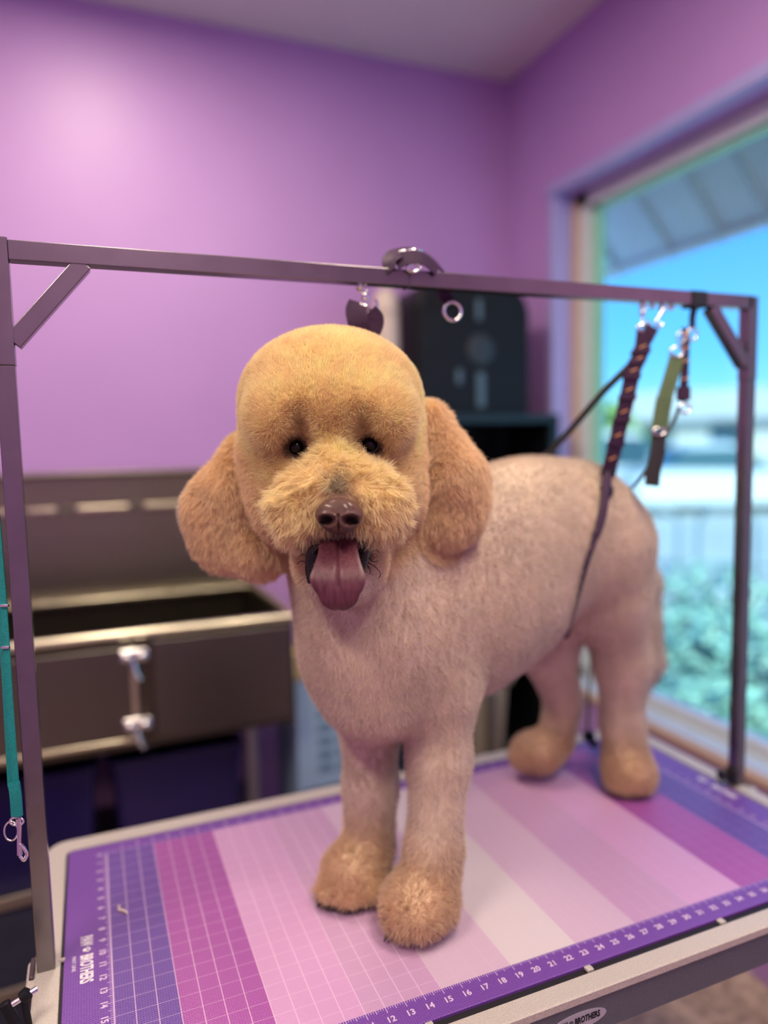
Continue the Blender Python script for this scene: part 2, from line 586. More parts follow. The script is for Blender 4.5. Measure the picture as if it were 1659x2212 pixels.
loft(bm, [[(px, py, z_) for px, py in rrect(x0_, x1_, .95, 1.2, .02, 4)] for z_, x0_, x1_ in ((.253, 1.15, 1.36), (.60, 1.12, 1.39))])
obj('bin_body', bm, m_khaki, bin_, True)
bm = new(); box(bm, 1.11, 1.40, .94, 1.21, .60, .63, .006); obj('bin_lid', bm, m_khaki, bin_, True)
bm = new(); box(bm, 1.19, 1.23, .935, .95, .30, .58, .006); box(bm, 1.28, 1.33, .935, .95, .30, .58, .006); obj('side_rib', bm, mat('dark_rib', (.10, .09, .06), .5), bin_, True)
# dryer: tall body with a domed top
dry = thing('pet_dryer', 'tall black dryer with domed top and pale blue markings on the rack', 'dryer', (1.27, 1.09, rz))
def dome_ring(x0_, x1_, z0_, z1_, y, r, n=10):
    P = []
    for cx, cz, a in ((x1_ - r, z1_ - r, 0), (x0_ + r, z1_ - r, PI / 2)):
        for k in range(n + 1):
            t_ = a + PI / 2 * k / n
            P.append((cx + r * math.cos(t_), y, cz + r * math.sin(t_)))
    P += [(x0_, y, z0_ + .01), (x0_ + .01, y, z0_), (x1_ - .01, y, z0_), (x1_, y, z0_ + .01)]
    return P
bm = new()
loft(bm, [dome_ring(1.06, 1.485, rz + .002, 2.02, .97, .10), dome_ring(1.045, 1.50, rz + .002, 2.035, .99, .11),
          dome_ring(1.045, 1.50, rz + .002, 2.035, 1.20, .11), dome_ring(1.06, 1.485, rz + .002, 2.02, 1.22, .10)])
obj('dryer_body', bm, m_blk, dry, True)
m_pale = mat('pale_blue_marking', (.07, .13, .17), .5)
bm = new(); lathe(bm, (1.29, .972, 1.80), (0, -1, 0), [(.052, 0), (.052, .006), (.045, .009), (.0, .009)], 24)
obj('round_grille', bm, mat('dark_grey_grille', (.02, .028, .036), .5), dry, True)
bm = new()
bm.free()
for q in ((1.275, 1.305, 1.60, 1.72), (1.195, 1.215, 1.68, 1.73), (1.275, 1.295, 1.90, 1.97)):
    bm = new(); box(bm, q[0], q[1], .963, .972, q[2], q[3], .004); obj('marking_strip', bm, m_pale, dry, True)
bm = new(); tube(bm, arc((1.16, .955, 1.93), (1, 0, 0), (0, 0, 1), .04, 0, PI, 12), .008, 8)
obj('carry_handle', bm, m_blk, dry, True)
hose = thing('white_canister', 'cream round topped canister beside the black dryer', 'canister', (.975, 1.05, rz))
bm = new(); lathe(bm, (.975, 1.06, rz), (0, 0, 1), [(.04, 0.002), (.045, .01), (.045, .36), (.040, .40), (.025, .425), (.004, .432)], 24)
obj('canister_body', bm, mat('cream_plastic', (.55, .47, .42), .5), hose, True)
bm = new(); lathe(bm, (.975, 1.06, rz + .34), (0, 0, 1), [(.047, 0), (.047, .012)], 24)
obj('canister_band', bm, mat('cream_band', (.42, .36, .32), .5), hose, True)
# carton
car = thing('printed_carton', 'pale blue printed carton with tan lid between tub and dog', 'box', (.66, .86, .0))
m_blue = mat('pale_blue_print', (.30, .46, .60), .55, noise=.08, nscale=9)
bm = new(); box(bm, .535, .79, .755, 1.0, .30, .795, .003); obj('carton_body', bm, m_blue, car, True)
bm = new(); box(bm, .525, .80, .745, 1.01, .795, .83, .004); obj('carton_lid', bm, mat('tan_card', (.55, .42, .20), .6, noise=.05), car, True)
bm = new()
for r_ in range(6):
    for c_ in range(3):
        box(bm, .60 + c_ * .06, .645 + c_ * .06, .752, .7545, .50 + r_ * .042, .522 + r_ * .042)
obj('printed_panel', bm, mat('grey_blue_ink', (.12, .22, .30), .6), car)
bm = new(); box(bm, .545, .78, .75, .7545, .40, .455); obj('dark_band', bm, mat('dark_ink', (.07, .07, .09), .5), car)
std = thing('low_stand', 'low dark stand holding the pale blue carton', 'stand', (.66, .87, 0))
bm = new(); box(bm, .54, .785, .76, .99, .27, .298, .003)
obj('stand_top', bm, m_rack, std, True)
for (a_, b_) in ((.55, .77), (.76, .77), (.55, .975), (.76, .975)):
    bm = new(); box(bm, a_, a_ + .015, b_ - .008, b_ + .008, 0, .27, .002); obj('leg', bm, m_rack, std, True)
# indigo crates on the tub's lower shelf
for k, (a_, b_) in enumerate(((-.40, -.02), (.02, .38))):
    bm = new()
    loft(bm, [[(px, py, z_) for px, py in rrect(a_ + s_, b_ - s_, .80 + s_, 1.12 - s_, .02, 4)] for z_, s_ in ((.303, .02), (.60, 0), (.61, -.006), (.62, -.006), (.62, .01), (.32, .03))], capb=True)
    o = obj('storage_tub', bm, mat('indigo_plastic', (.02, .012, .09), .4), None, True, loc=((a_ + b_) / 2, .96, .303))
    tag(o, ('indigo plastic tub on the lower shelf, at left' if k == 0 else 'indigo plastic tub on the lower shelf beside the steel leg'), 'storage tub', 'indigo tubs under the dog bath')

# ------------------------------------------------------------------ grooming table
TZ = 0.80
def T(x, y, z=0.0): return Vector((x * IN, -y * IN, TZ + z * IN))
table = thing('grooming_table', 'grooming table with pale grey rim and dark grey apron holding the purple mat', 'table', (21.2 * IN, -10 * IN, 0))
m_rim = mat('pale_grey_textured_rim', (0.50, 0.47, 0.43), 0.42, noise=.22, nscale=700, bump=.5, bscale=700)
m_apron = mat('dark_grey_textured_metal', (0.095, 0.108, 0.135), 0.45, noise=.12, nscale=500, bump=.5, bscale=500)
m_groove = mat('black_rubber_seal', (0.012, 0.012, 0.014), 0.5)
fx0_, fx1_, fy0_, fy1_ = -3.7, 46.0, -2.9, 22.75     # outer, inches (y towards the camera)
ix0, ix1, iy0, iy1 = -2.45, 44.75, -1.45, 21.65
def ring3(x0_, x1_, y0_, y1_, r, z): return [T(px, py, z) for px, py in rrect(x0_, x1_, y0_, y1_, r, 8)]
def ringband(bm, R_):
    V = [[bm.verts.new(p) for p in ring] for ring in R_]
    n_ = len(V[0])
    for k in range(len(V)):
        A, B = V[k], V[(k + 1) % len(V)]
        for i in range(n_): bm.faces.new((A[i], A[(i + 1) % n_], B[(i + 1) % n_], B[i]))
bm = new()
ringband(bm, [ring3(fx0_, fx1_, fy0_, fy1_, 1.3, -.45), ring3(fx0_, fx1_, fy0_, fy1_, 1.3, -.08), ring3(fx0_ + .1, fx1_ - .1, fy0_ + .1, fy1_ - .1, 1.2, 0.0),
              ring3(ix0 - .05, ix1 + .05, iy0 - .05, iy1 + .05, .55, 0.0), ring3(ix0, ix1, iy0, iy1, .5, -.05), ring3(ix0, ix1, iy0, iy1, .5, -.45)])
obj('tabletop_rim', bm, m_rim, table, True)
bm = new()
ringband(bm, [ring3(fx0_ + .12, fx1_ - .12, fy0_ + .12, fy1_ - .12, 1.2, -.45), ring3(fx0_ + .12, fx1_ - .12, fy0_ + .12, fy1_ - .12, 1.2, -2.35),
              ring3(fx0_ + .3, fx1_ - .3, fy0_ + .3, fy1_ - .3, 1.1, -2.35), ring3(fx0_ + .3, fx1_ - .3, fy0_ + .3, fy1_ - .3, 1.1, -.45)])
obj('apron', bm, m_apron, table, True, label='dark grey metal apron under the rim')
bm = new()
loft(bm, [ring3(ix0, ix1, iy0, iy1, .5, -.44), ring3(ix0, ix1, iy0, iy1, .5, -.16)])
obj('tabletop_core', bm, m_groove, table, label='black rubber bed in the rim')
# pale clips between rim and mat
for cx in (6, 13.5, 22.5, 31.5, 40):
    bm = new(); obox(bm, T(cx, 21.42, -.04), (.005, 0, 0), (0, .0045, 0), (0, 0, .002), .001); obj('mat_clip', bm, m_rim, table)
bm = new(); obox(bm, T(-2.42, 9.75, -.04), (.0045, 0, 0), (0, .003, 0), (0, 0, .002), .001); obj('mat_clip', bm, m_rim, table)
# oval badge on the apron
bd = T(20.95, fy1_ - .12, -1.42)
bm = new()
V = [bm.verts.new(bd + Vector((1.65 * IN * math.cos(a_), -.0008, .46 * IN * math.sin(a_)))) for a_ in [2 * PI * k / 40 for k in range(40)]]
V2 = [bm.verts.new(v.co + Vector((0, .0012, 0))) for v in V]
bm.faces.new(V); bm.faces.new(list(reversed(V2)))
for k in range(40): bm.faces.new((V[k], V[(k + 1) % 40], V2[(k + 1) % 40], V2[k]))
badge = obj('badge', bm, mat('pale_silver_badge', (.42, .42, .50), .4, noise=.06), table, label='pale oval badge lettered PAW BROTHERS')
def paw_mark(bm, c, X, Y, s):
    X, Y = Vector(X).normalized(), Vector(Y).normalized()
    Z = X.cross(Y)
    for (dx, dy, rx_, ry_) in ((0, -.15, .34, .26), (-.38, .18, .12, .17), (-.14, .40, .12, .18), (.14, .40, .12, .18), (.38, .18, .12, .17)):
        vv = [bm.verts.new(Vector(c) + (X * (dx + rx_ * math.cos(a_)) + Y * (dy + ry_ * math.sin(a_))) * s + Z * .0003) for a_ in [2 * PI * k / 14 for k in range(14)]]
        bm.faces.new(vv)
bm = new()
tp = bd + Vector((0, -.0012, .0012))
text_bm(bm, 'PAW', .0115, tp + Vector((-.0255, 0, 0)), (1, 0, 0), (0, 0, 1), .0002, bold=.0003, fit=.016)
text_bm(bm, 'BROTHERS', .0115, tp + Vector((.0125, 0, 0)), (1, 0, 0), (0, 0, 1), .0002, bold=.0003, fit=.038)
paw_mark(bm, tp + Vector((-.0120, 0, 0)), (1, 0, 0), (0, 0, 1), .0065)
obj('badge_lettering', bm, m_blk, badge)
# table leg column and feet (X frame below)
bm = new(); box(bm, 13 * IN, 20 * IN, -13.5 * IN, -7 * IN, .05, .45, .006); box(bm, 14 * IN, 19 * IN, -12.5 * IN, -8 * IN, .45, TZ - 1.0 * IN, .004)
obj('lift_column', bm, m_apron, table, True)
bm = new()
for cy in (1.2, 20.2): box(bm, 2 * IN, 40 * IN, -cy * IN - .02, -cy * IN + .02, .02, .09, .006)
for cx in (4, 38): box(bm, cx * IN - .03, cx * IN + .03, -21 * IN, -.4 * IN, .02, .08, .006)
obj('base_frame', bm, m_apron, table, True)
for (cx, cy) in ((3, 1.2), (39, 1.2), (3, 20.2), (39, 20.2)):
    bm = new(); lathe(bm, (cx * IN, -cy * IN, 0), (0, 0, 1), [(.03, 0), (.03, .012), (.012, .02), (.012, .03)], 16)
    obj('foot', bm, m_groove, table, True)
for cx in (2, 21.9):
    bm = new(); box(bm, cx * IN, cx * IN + .045, -20.6 * IN, -18.6 * IN, .05, TZ - 2.3 * IN, .005)
    obj('leg', bm, m_apron, table, True)

# ------------------------------------------------------------------ printed mat
def mat_material():
    M = bpy.data.materials.new('printed_measuring_mat')
    M.use_nodes = True
    n = M.node_tree
    b = n.nodes['Principled BSDF']
    L = n.links.new
    tc = n.nodes.new('ShaderNodeTexCoord')
    sp = n.nodes.new('ShaderNodeSeparateXYZ'); L(tc.outputs['Object'], sp.inputs[0])
    def mth(op, a_, b_=None, c_=None):
        q = n.nodes.new('ShaderNodeMath'); q.operation = op
        for i, s in enumerate((a_, b_, c_)):
            if s is None: continue
            if isinstance(s, (int, float)): q.inputs[i].default_value = s
            else: L(s, q.inputs[i])
        return q.outputs[0]
    X = mth('MULTIPLY', sp.outputs['X'], 1 / IN)
    Y = mth('MULTIPLY', sp.outputs['Y'], -1 / IN)
    YM = 19.65
    inside = mth('MULTIPLY', mth('MULTIPLY', mth('GREATER_THAN', X, 0), mth('LESS_THAN', X, 42)), mth('MULTIPLY', mth('GREATER_THAN', Y, 0), mth('LESS_THAN', Y, YM)))
    band = mth('DIVIDE', mth('ADD', mth('FLOOR', mth('DIVIDE', mth('ADD', X, 1), 4)), .5), 11)
    rp = n.nodes.new('ShaderNodeValToRGB'); rp.color_ramp.interpolation = 'CONSTANT'
    cols = [(.105, .048, .30), (.32, .070, .33), (.56, .32, .55), (.50, .31, .50), (.58, .44, .57), (.64, .59, .62)]
    cols = cols + cols[-2::-1]
    el = rp.color_ramp.elements
    el[0].position = 0; el[0].color = (*cols[0], 1)
    el[1].position = 1 / 11; el[1].color = (*cols[1], 1)
    for k in range(2, 11):
        q = el.new(k / 11); q.color = (*cols[k], 1)
    L(band, rp.inputs[0])
    def line(v, period, width):
        f = mth('ABSOLUTE', mth('SUBTRACT', mth('FRACT', mth('ADD', mth('DIVIDE', v, period), .5)), .5))
        return mth('LESS_THAN', f, width / period / 2)
    lx = mth('MULTIPLY', line(X, 1, .055), .50)
    ly = mth('MULTIPLY', line(Y, 1, .045), .28)
    fade = mth('SUBTRACT', 1.0, mth('MULTIPLY', mth('GREATER_THAN', X, 15), .72))
    ln = mth('MULTIPLY', mth('MAXIMUM', lx, ly), fade)
    fx = line(X, .125, .034); fy = line(Y, .125, .034)
    fine = mth('MULTIPLY', mth('MAXIMUM', fx, fy), .12)
    zero = mth('MULTIPLY', mth('LESS_THAN', mth('ABSOLUTE', X), .07), .65)
    zero2 = mth('MULTIPLY', mth('LESS_THAN', mth('ABSOLUTE', mth('SUBTRACT', X, 42)), .07), .5)
    def mixc(f, a_, col):
        q = n.nodes.new('ShaderNodeMix'); q.data_type = 'RGBA'
        L(f, q.inputs['Factor'])
        if isinstance(a_, tuple): q.inputs[6].default_value = (*a_, 1)
        else: L(a_, q.inputs[6])
        if isinstance(col, tuple): q.inputs[7].default_value = (*col, 1)
        else: L(col, q.inputs[7])
        return q.outputs[2]
    c = mixc(mth('MAXIMUM', ln, mth('MAXIMUM', zero, zero2)), rp.outputs[0], (.82, .62, .80))
    border = (.135, .040, .32)
    # ruler ticks in the border by the grid
    def ticks(v, d, off):   # v runs along the ruler, d distance from the grid
        t1 = mth('MULTIPLY', line(v, 1, .05), mth('LESS_THAN', d, .34))
        t2 = mth('MULTIPLY', line(v, .5, .05), mth('LESS_THAN', d, .22))
        t3 = mth('MULTIPLY', line(v, .125, .035), mth('LESS_THAN', d, .13))
        return mth('MULTIPLY', mth('MAXIMUM', t1, mth('MAXIMUM', t2, t3)), mth('GREATER_THAN', d, 0))
    inx = mth('MULTIPLY', mth('GREATER_THAN', X, 0), mth('LESS_THAN', X, 42))
    iny = mth('MULTIPLY', mth('GREATER_THAN', Y, 0), mth('LESS_THAN', Y, YM))
    tk = mth('MAXIMUM', mth('MULTIPLY', mth('MAXIMUM', ticks(X, mth('SUBTRACT', Y, YM), 0), ticks(X, mth('MULTIPLY', Y, -1), 0)), inx),
             mth('MULTIPLY', mth('MAXIMUM', ticks(Y, mth('MULTIPLY', X, -1), 0), ticks(Y, mth('SUBTRACT', X, 42), 0)), iny))
    bc = mixc(mth('MULTIPLY', tk, .75), border, (.60, .48, .70))
    c = mixc(inside, bc, c)
    c = mixc(fine, c, (.62, .42, .72))
    L(c, b.inputs['Base Color'])
    b.inputs['Roughness'].default_value = .36
    b.inputs['Specular IOR Level'].default_value = .5
    # raised dots
    sx_ = mth('SINE', mth('MULTIPLY', X, 2 * PI * 8)); sy_ = mth('SINE', mth('MULTIPLY', Y, 2 * PI * 8))
    bp = n.nodes.new('ShaderNodeBump'); bp.inputs['Strength'].default_value = .35; bp.inputs['Distance'].default_value = .0006
    L(mth('MULTIPLY', sx_, sy_), bp.inputs['Height']); L(bp.outputs[0], b.inputs['Normal'])
    return M


matt = thing('measuring_mat', 'purple striped measuring mat with inch grid lying on the grooming table', 'mat', tuple(T(0, 0)))
bm = new()
mx0, mx1, my0, my1 = -2.3, 44.5, -1.3, 21.2
loft(bm, [ring3(mx0, mx1, my0, my1, .35, -.155), ring3(mx0, mx1, my0, my1, .35, -.02), ring3(mx0 + .04, mx1 - .04, my0 + .04, my1 - .04, .33, 0.0)])
obj('mat_sheet', bm, mat_material(), matt)
m_ink = mat('pale_lilac_ink', (.62, .50, .70), .5)
bm = new()
for k in range(1, 42):
    text_bm(bm, str(k), .0120, T(k, 20.42, .012), (1, 0, 0), (0, 1, 0), .0001, bold=.00035)
    text_bm(bm, str(k), .0115, T(k, -.62, .012), (1, 0, 0), (0, 1, 0), .0001)
for k in range(0, 20):
    text_bm(bm, str(k), .0120, T(-.42, k, .012), (0, -1, 0), (1, 0, 0), .0001, bold=.00035)
    text_bm(bm, str(k), .0115, T(42.5, k, .012), (0, -1, 0), (1, 0, 0), .0001)
obj('ruler_numbers', bm, m_ink, matt)
m_w = mat('white_print', (.80, .76, .84), .5)
bm = new()
text_bm(bm, 'PAW', .022, T(-1.22, 8.72, .012), (0, -1, 0), (1, 0, 0), .0001, bold=.0007, fit=.84 * IN)
text_bm(bm, 'BROTHERS', .022, T(-1.22, 10.98, .012), (0, -1, 0), (1, 0, 0), .0001, bold=.0007, fit=2.2 * IN)
paw_mark(bm, T(-1.22, 9.48, .012), (0, -1, 0), (1, 0, 0), .0105)
text_bm(bm, 'MAT LINE', .007, T(-1.82, 10.4, .012), (0, -1, 0), (1, 0, 0), .0001)
obj('mat_lettering', bm, m_w, matt)
bm = new()
text_bm(bm, 'PAW', .018, T(43.6, 8.4, .012), (0, -1, 0), (1, 0, 0), .0001, bold=.0005, fit=.84 * IN)
text_bm(bm, 'BROTHERS', .018, T(43.6, 10.5, .012), (0, -1, 0), (1, 0, 0), .0001, bold=.0005, fit=2.2 * IN)
obj('mat_lettering', bm, m_w, matt)
fl = bm = new()
tube(bm, spline([T(.45, 6.2, .05), T(.6, 6.45, .12), T(.55, 6.7, .08), T(.85, 7.0, .1), T(1.0, 7.3, .04)], 5), [.0005 + .0018 * math.sin(PI * (k + .5) / 21) for k in range(21)], 8)
tag(obj('fur_tuft', bm, mat('loose_cream_fur', (.6, .5, .45), .9, noise=.2), None, True, loc=tuple(T(.7, 6.7, .03))), 'tiny cream tuft of clipped fur on the violet mat stripe', 'fur tuft')

# ------------------------------------------------------------------ overhead arm
m_tube = mat('satin_gunmetal_tube', (0.24, 0.22, 0.23), 0.24, 0.95, noise=.06, nscale=30)
m_tube_d = mat('worn_tube_plug', (0.10, 0.08, 0.09), 0.45, 0.6)
arm = thing('overhead_arm', 'square tube overhead grooming arm spanning the table on two posts', 'grooming arm', tuple(T(21, 9.9, 0)))
S = .92 * IN
PLX, PRX, PY_, ZT = -3.12, 45.45, 9.95, 36.75
bm = new(); bar(bm, T(PLX + .46, PY_, ZT - .46), T(PRX - .1, PY_, ZT - .30), S, S, (0, 1, 0), .0012); 
obj('crossbar', bm, m_tube, arm, True)
bm = new(); box(bm, 18.1 * IN, 18.2 * IN, -PY_ * IN - S / 2 - .0006, -PY_ * IN + S / 2 + .0006, TZ + 35.84 * IN, TZ + 36.80 * IN)
obj('joint_line', bm, m_tube_d, arm)
for px, inner in ((PLX, 1), (PRX, -1)):
    bm = new(); bar(bm, T(px, PY_, 30.9), T(px, PY_, ZT + .12), S, S, (0, 1, 0), .0012)
    up_ = obj('upper_post', bm, m_tube, arm, True)
    bm = new(); bar(bm, T(px, PY_, -.02), T(px, PY_, 30.9), S * .93, S * .93, (0, 1, 0), .0012)

    obj('lower_post', bm, m_tube, arm, True)
    bm = new()
    a_, b_ = T(px + inner * .4, PY_, 32.0), T(px + inner * 3.75, PY_, 35.95)
    bar(bm, a_, b_, S * .9, S * .9, (0, 1, 0), .0012)
    obj('corner_brace', bm, m_tube, arm, True)
    # clamp holding the post to the table edge
    bm = new()
    sg = -inner
    box(bm, (px - .75) * IN, (px + .75) * IN, -(PY_ + 1.0) * IN, -(PY_ - 1.0) * IN, TZ - .2 * IN - .09, TZ - 0.5 * IN - .0, .004)
    box(bm, (px + sg * .55) * IN, (px + sg * .80) * IN, -(PY_ + .8) * IN, -(PY_ - .8) * IN, TZ - .04, TZ + .004, .002)
    obj('table_clamp', bm, m_tube_d, arm, True)
    bm = new(); box(bm, (px + sg * .95) * IN, (px + sg * .25) * IN, -(PY_ + 1.25) * IN, -(PY_ - .85) * IN, TZ - .5 * IN, TZ - .02 * IN, .005, 3)
    obj('post_socket', bm, m_rim, arm, True)
# right post: black clamp collar low on it
bm = new(); box(bm, (PRX - .85) * IN, (PRX - .3) * IN, -(PY_ + .6) * IN, -(PY_ - .3) * IN, TZ + .2 * IN, TZ + 1.5 * IN, .004)
lathe(bm, T(PRX - .6, PY_ - .1, .9), (-1, 0, 0), [(.006, 0), (.006, .012), (.010, .013), (.010, .024), (.003, .026)], 14)
obj('post_stop', bm, m_groove, arm, True)
# studs under the crossbar
for sx_ in (15.2, 35.6, 36.5, 37.3, 38.2):
    bm = new(); lathe(bm, T(sx_, PY_, 35.92 + (sx_ / 42) * .1), (0, 0, -1), [(.004, 0), (.004, .006), (.006, .007), (.004, .010), (.001, .011)], 12)
    obj('stud', bm, m_chrome, arm, True)

# clamp handle at the left, below the rim
ck = thing('clamp_knob', 'black lever knob on silver screw at the left table corner', 'clamp', tuple(T(-4.3, 13.7, -.3)))
bm = new(); tube(bm, [T(-3.30, 13.50, 1.40), T(-4.39, 14.00, 1.30)], .0035, 12); obj('screw_rod', bm, m_chrome, ck, True)
bm = new(); lathe(bm, T(-3.78, 13.70, 1.38), (-.8, -.1, -.55), [(.005, -.006), (.008, -.004), (.008, .004), (.005, .006)], 8); obj('hub', bm, m_blk, ck, True)
bm = new(); bar(bm, T(-4.65, 14.00, 1.55), T(-4.18, 14.20, 0.40), .011, .012, (0, 1, 0), .003); bar(bm, T(-3.83, 13.80, 1.29), T(-3.65, 14.00, -0.42), .006, .008, (0, 1, 0), .002); obj('lever', bm, m_blk, ck, True)

# ------------------------------------------------------------------ straps and hardware
m_purp = mat('purple_webbing', (0.036, 0.013, 0.045), .55, noise=.15, nscale=200, bump=.6, bscale=600, spec=.25)
m_blkw = mat('black_webbing', (0.010, 0.010, 0.012), .5, noise=.2, nscale=300, bump=.5, bscale=600)
m_green = mat('olive_green_webbing', (0.085, 0.14, 0.06), .6, noise=.12, nscale=200, bump=.5, bscale=600)
m_teal = mat('teal_webbing', (0.0, 0.22, 0.22), .5, noise=.12, nscale=200, bump=.5, bscale=600)
m_stitch = mat('orange_stitching', (.55, .27, .12), .6)
def ring_loop(bm, c, u, v, r, w_=.0022, r2=None, n=22): tube(bm, arc(c, u, v, r, 0, 2 * PI, n, r2)[:-1], w_, 8, close=True)
YB = -PY_ * IN
def snap(bm, top, direction, L_=.045, s=1.0):
    """swivel snap hook from an eye at top down along direction"""
    d = Vector(direction).normalized()
    u = Vector((1, 0, 0)) if abs(d.x) < .9 else Vector((0, 0, 1))
    u = (u - d * u.dot(d)).normalized()
    top = Vector(top)
    ring_loop(bm, top + d * .006 * s, u, d, .006 * s, .0016 * s)
    lathe(bm, top + d * .012 * s, d, [(.0035 * s, 0), (.005 * s, .002), (.005 * s, .006 * s), (.0035 * s, .009 * s)], 10)
    P = [top + d * .02 * s, top + d * (L_ * .62)] + arc(top + d * (L_ * .78) + u * .007 * s, -u, d, .007 * s, -.5, PI * 1.15, 12, .009 * s)
    tube(bm, spline(P, 4), .0022 * s, 8)

# loop thrown over the crossbar
ZB = TZ + 36.3 * IN + (18.5 / 42) * .1 * IN
lp = thing('grooming_loop', 'dark purple webbing loop slung over the crossbar above the dog', 'loop', (18.3 * IN, YB, ZB))
bm = new()
P = [(16.8 * IN, YB - .014, ZB + .004), (17.0 * IN, YB - .010, ZB + .022), (17.5 * IN, YB - .004, ZB + .034), (18.6 * IN, YB, ZB + .040), (19.6 * IN, YB + .004, ZB + .036),
     (20.5 * IN, YB + .006, ZB + .022), (20.8 * IN, YB + .008, ZB + .006)]
tube(bm, spline(P, 6), 0, flat=(.034, .0030), side=(.1, 1, .75))
P = [(20.8 * IN, YB + .010, ZB + .006), (21.1 * IN, YB + .020, ZB - .016), (21.3 * IN, YB + .012, ZB - .030)]
tube(bm, spline(P, 6), 0, flat=(.024, .0030), side=(1, 0, 0))
P = [(17.2 * IN, YB - .016, ZB + .018), (17.9 * IN, YB - .020, ZB + .026), (18.7 * IN, YB - .019, ZB + .028), (19.5 * IN, YB - .014, ZB + .020), (19.9 * IN, YB - .012, ZB + .012)]
tube(bm, spline(P, 6), 0, flat=(.020, .0024), side=(0, .3, 1))
obj('webbing', bm, m_purp, lp, True)
bm = new()
ring_loop(bm, (18.4 * IN, YB + .001, ZB + .040), (1, 0, .12), (0, 1, 0), .018, .0024, .015)
ring_loop(bm, (18.3 * IN, YB - .018, ZB + .014), (1, 0, .15), (0, 0, 1), .011, .0022, .006)
ring_loop(bm, (21.4 * IN, YB + .012, ZB - .040), (1, 0, 0), (0, 0, 1), .015, .0026, .014)
each('slide_buckle', bm, m_chrome, lp, True)
# short tether that ends behind the head
td = thing('neck_tether', 'dark purple tether with silver snap hanging behind the dog head', 'tether', (15.8 * IN, YB, ZB - .1))
bm = new()
top = Vector((15.3 * IN, YB, TZ + 35.7 * IN))
snap(bm, top + Vector((.0, 0, .006)), (.012, 0, -.04), .040, 1.15)
ring_loop(bm, top + Vector((.006, -.002, -.030)), (1, 0, -.6), (0, 1, 0), .013, .0026, .008)
obj('snap_hook', bm, m_chrome, td, True)
bm = new()
P = [top + Vector((-.006, -.004, -.022)), top + Vector((-.012, -.007, -.034)), top + Vector((-.010, -.010, -.052)), top + Vector((-.004, -.006, -.075)), top + Vector((-.004, .004, -.12)), top + Vector((-.002, .01, -.15))]
tube(bm, spline(P, 6), 0, flat=(.030, .0030), side=(.925, -.38, -.02))
P = [top + Vector((.006, -.016, -.036)), top + Vector((.014, -.018, -.046)), top + Vector((.012, -.016, -.060)), top + Vector((.000, -.010, -.084))]
tube(bm, spline(P, 6), 0, flat=(.024, .0030), side=(.8, -.38, .35))
obj('webbing', bm, m_purp, td, True)
# axes the hanging hardware is turned to
S_X, S_Y, S_Z = Vector((0.9249, -0.3796, -0.0203)), Vector((0.0544, 0.0794, 0.9954)), Vector((0.3762, 0.9218, -0.0940))
# ---- haunch strap on the right
hs = thing('haunch_strap', 'purple webbing strap with orange stitching running down around the dog hindquarters', 'strap', (35.8 * IN, YB, TZ + 35 * IN))
bm = new()
main = spline([Vector((0.9041, -0.2600, 1.6669)), Vector((0.8983, -0.2593, 1.6292)), Vector((0.8840, -0.2567, 1.5978)), Vector((0.8727, -0.2522, 1.5428)), Vector((0.8612, -0.2432, 1.4794)), Vector((0.8528, -0.2300, 1.4148))], 8)
tube(bm, main, 0, flat=(.026, .003), side=S_X)
P = [Vector((0.9161, -0.2666, 1.6710)), Vector((0.9053, -0.2623, 1.6486)), Vector((0.8896, -0.2545, 1.6202))]
tube(bm, spline(P, 6), 0, flat=(.022, .003), side=S_X)
for t_ in range(8, len(main) - 3, 5):
    p = main[t_]; d = (main[t_ + 1] - main[t_ - 1]).normalized()
    obox(bm, p - S_Z * .002 + S_Y * .001, S_X * .0150, d * .005, S_Z * .0025, .001)
obj('webbing', bm, m_purp, hs, True)
bm = new()
for t_ in range(6, len(main) - 3, 5):
    p = main[t_]
    obox(bm, p - S_Z * .0022, (S_X + S_Y * .45).normalized() * .0065, (S_Y - S_X * .45).normalized() * .0011, S_Z * .001)
obj('stitching', bm, m_stitch, hs, label='orange stitch bars')
bm = new()
snap(bm, Vector((0.9051, -0.2558, 1.7120)), (Vector((0.8999, -0.2577, 1.6725)) - Vector((0.9051, -0.2558, 1.7120))), .040)
snap(bm, Vector((0.9546, -0.2574, 1.7136)), (Vector((0.9227, -0.2594, 1.6724)) - Vector((0.9546, -0.2574, 1.7136))), .046)
ring_loop(bm, Vector((0.9042, -0.2597, 1.6701)), S_X, S_Y, .012, .0022, .006)
obj('snap_hook', bm, m_chrome, hs, True)
bm = new()
P = [Vector((0.8821, -0.2496, 1.6064)), Vector((0.8583, -0.2065, 1.5618)), Vector((0.8346, -0.1591, 1.5063)), Vector((0.8167, -0.1131, 1.4601)), Vector((0.8096, -0.0856, 1.4345)), Vector((0.8286, -0.0500, 1.3819))]
tube(bm, spline(P, 6), .0062, 10)
obj('rear_cord', bm, m_blkw, hs, True)
bm = new()
P = [Vector((0.8477, -0.2362, 1.4193)), Vector((0.8274, -0.2553, 1.3847)), Vector((0.8085, -0.2705, 1.3511)), Vector((0.7828, -0.2815, 1.3106)), Vector((0.7631, -0.2853, 1.2697)), Vector((0.7553, -0.2751, 1.2216)), Vector((0.7597, -0.2532, 1.1768)), Vector((0.7935, -0.1920, 1.1253))]
tube(bm, spline(P, 8), [.0085] * 9 + [.0075] * 14 + [.005] * 34, 10)
obj('leg_loop', bm, m_purp, hs, True)
bm = new()
obox(bm, Vector((0.8486, -0.2362, 1.4233)), S_X * .012, S_Y * .004, S_Z * .004, .001); obox(bm, Vector((0.8430, -0.2373, 1.3895)), S_X * .0125, S_Y * .009, S_Z * .006, .002)
each('slide_buckle', bm, m_blk, hs, True)

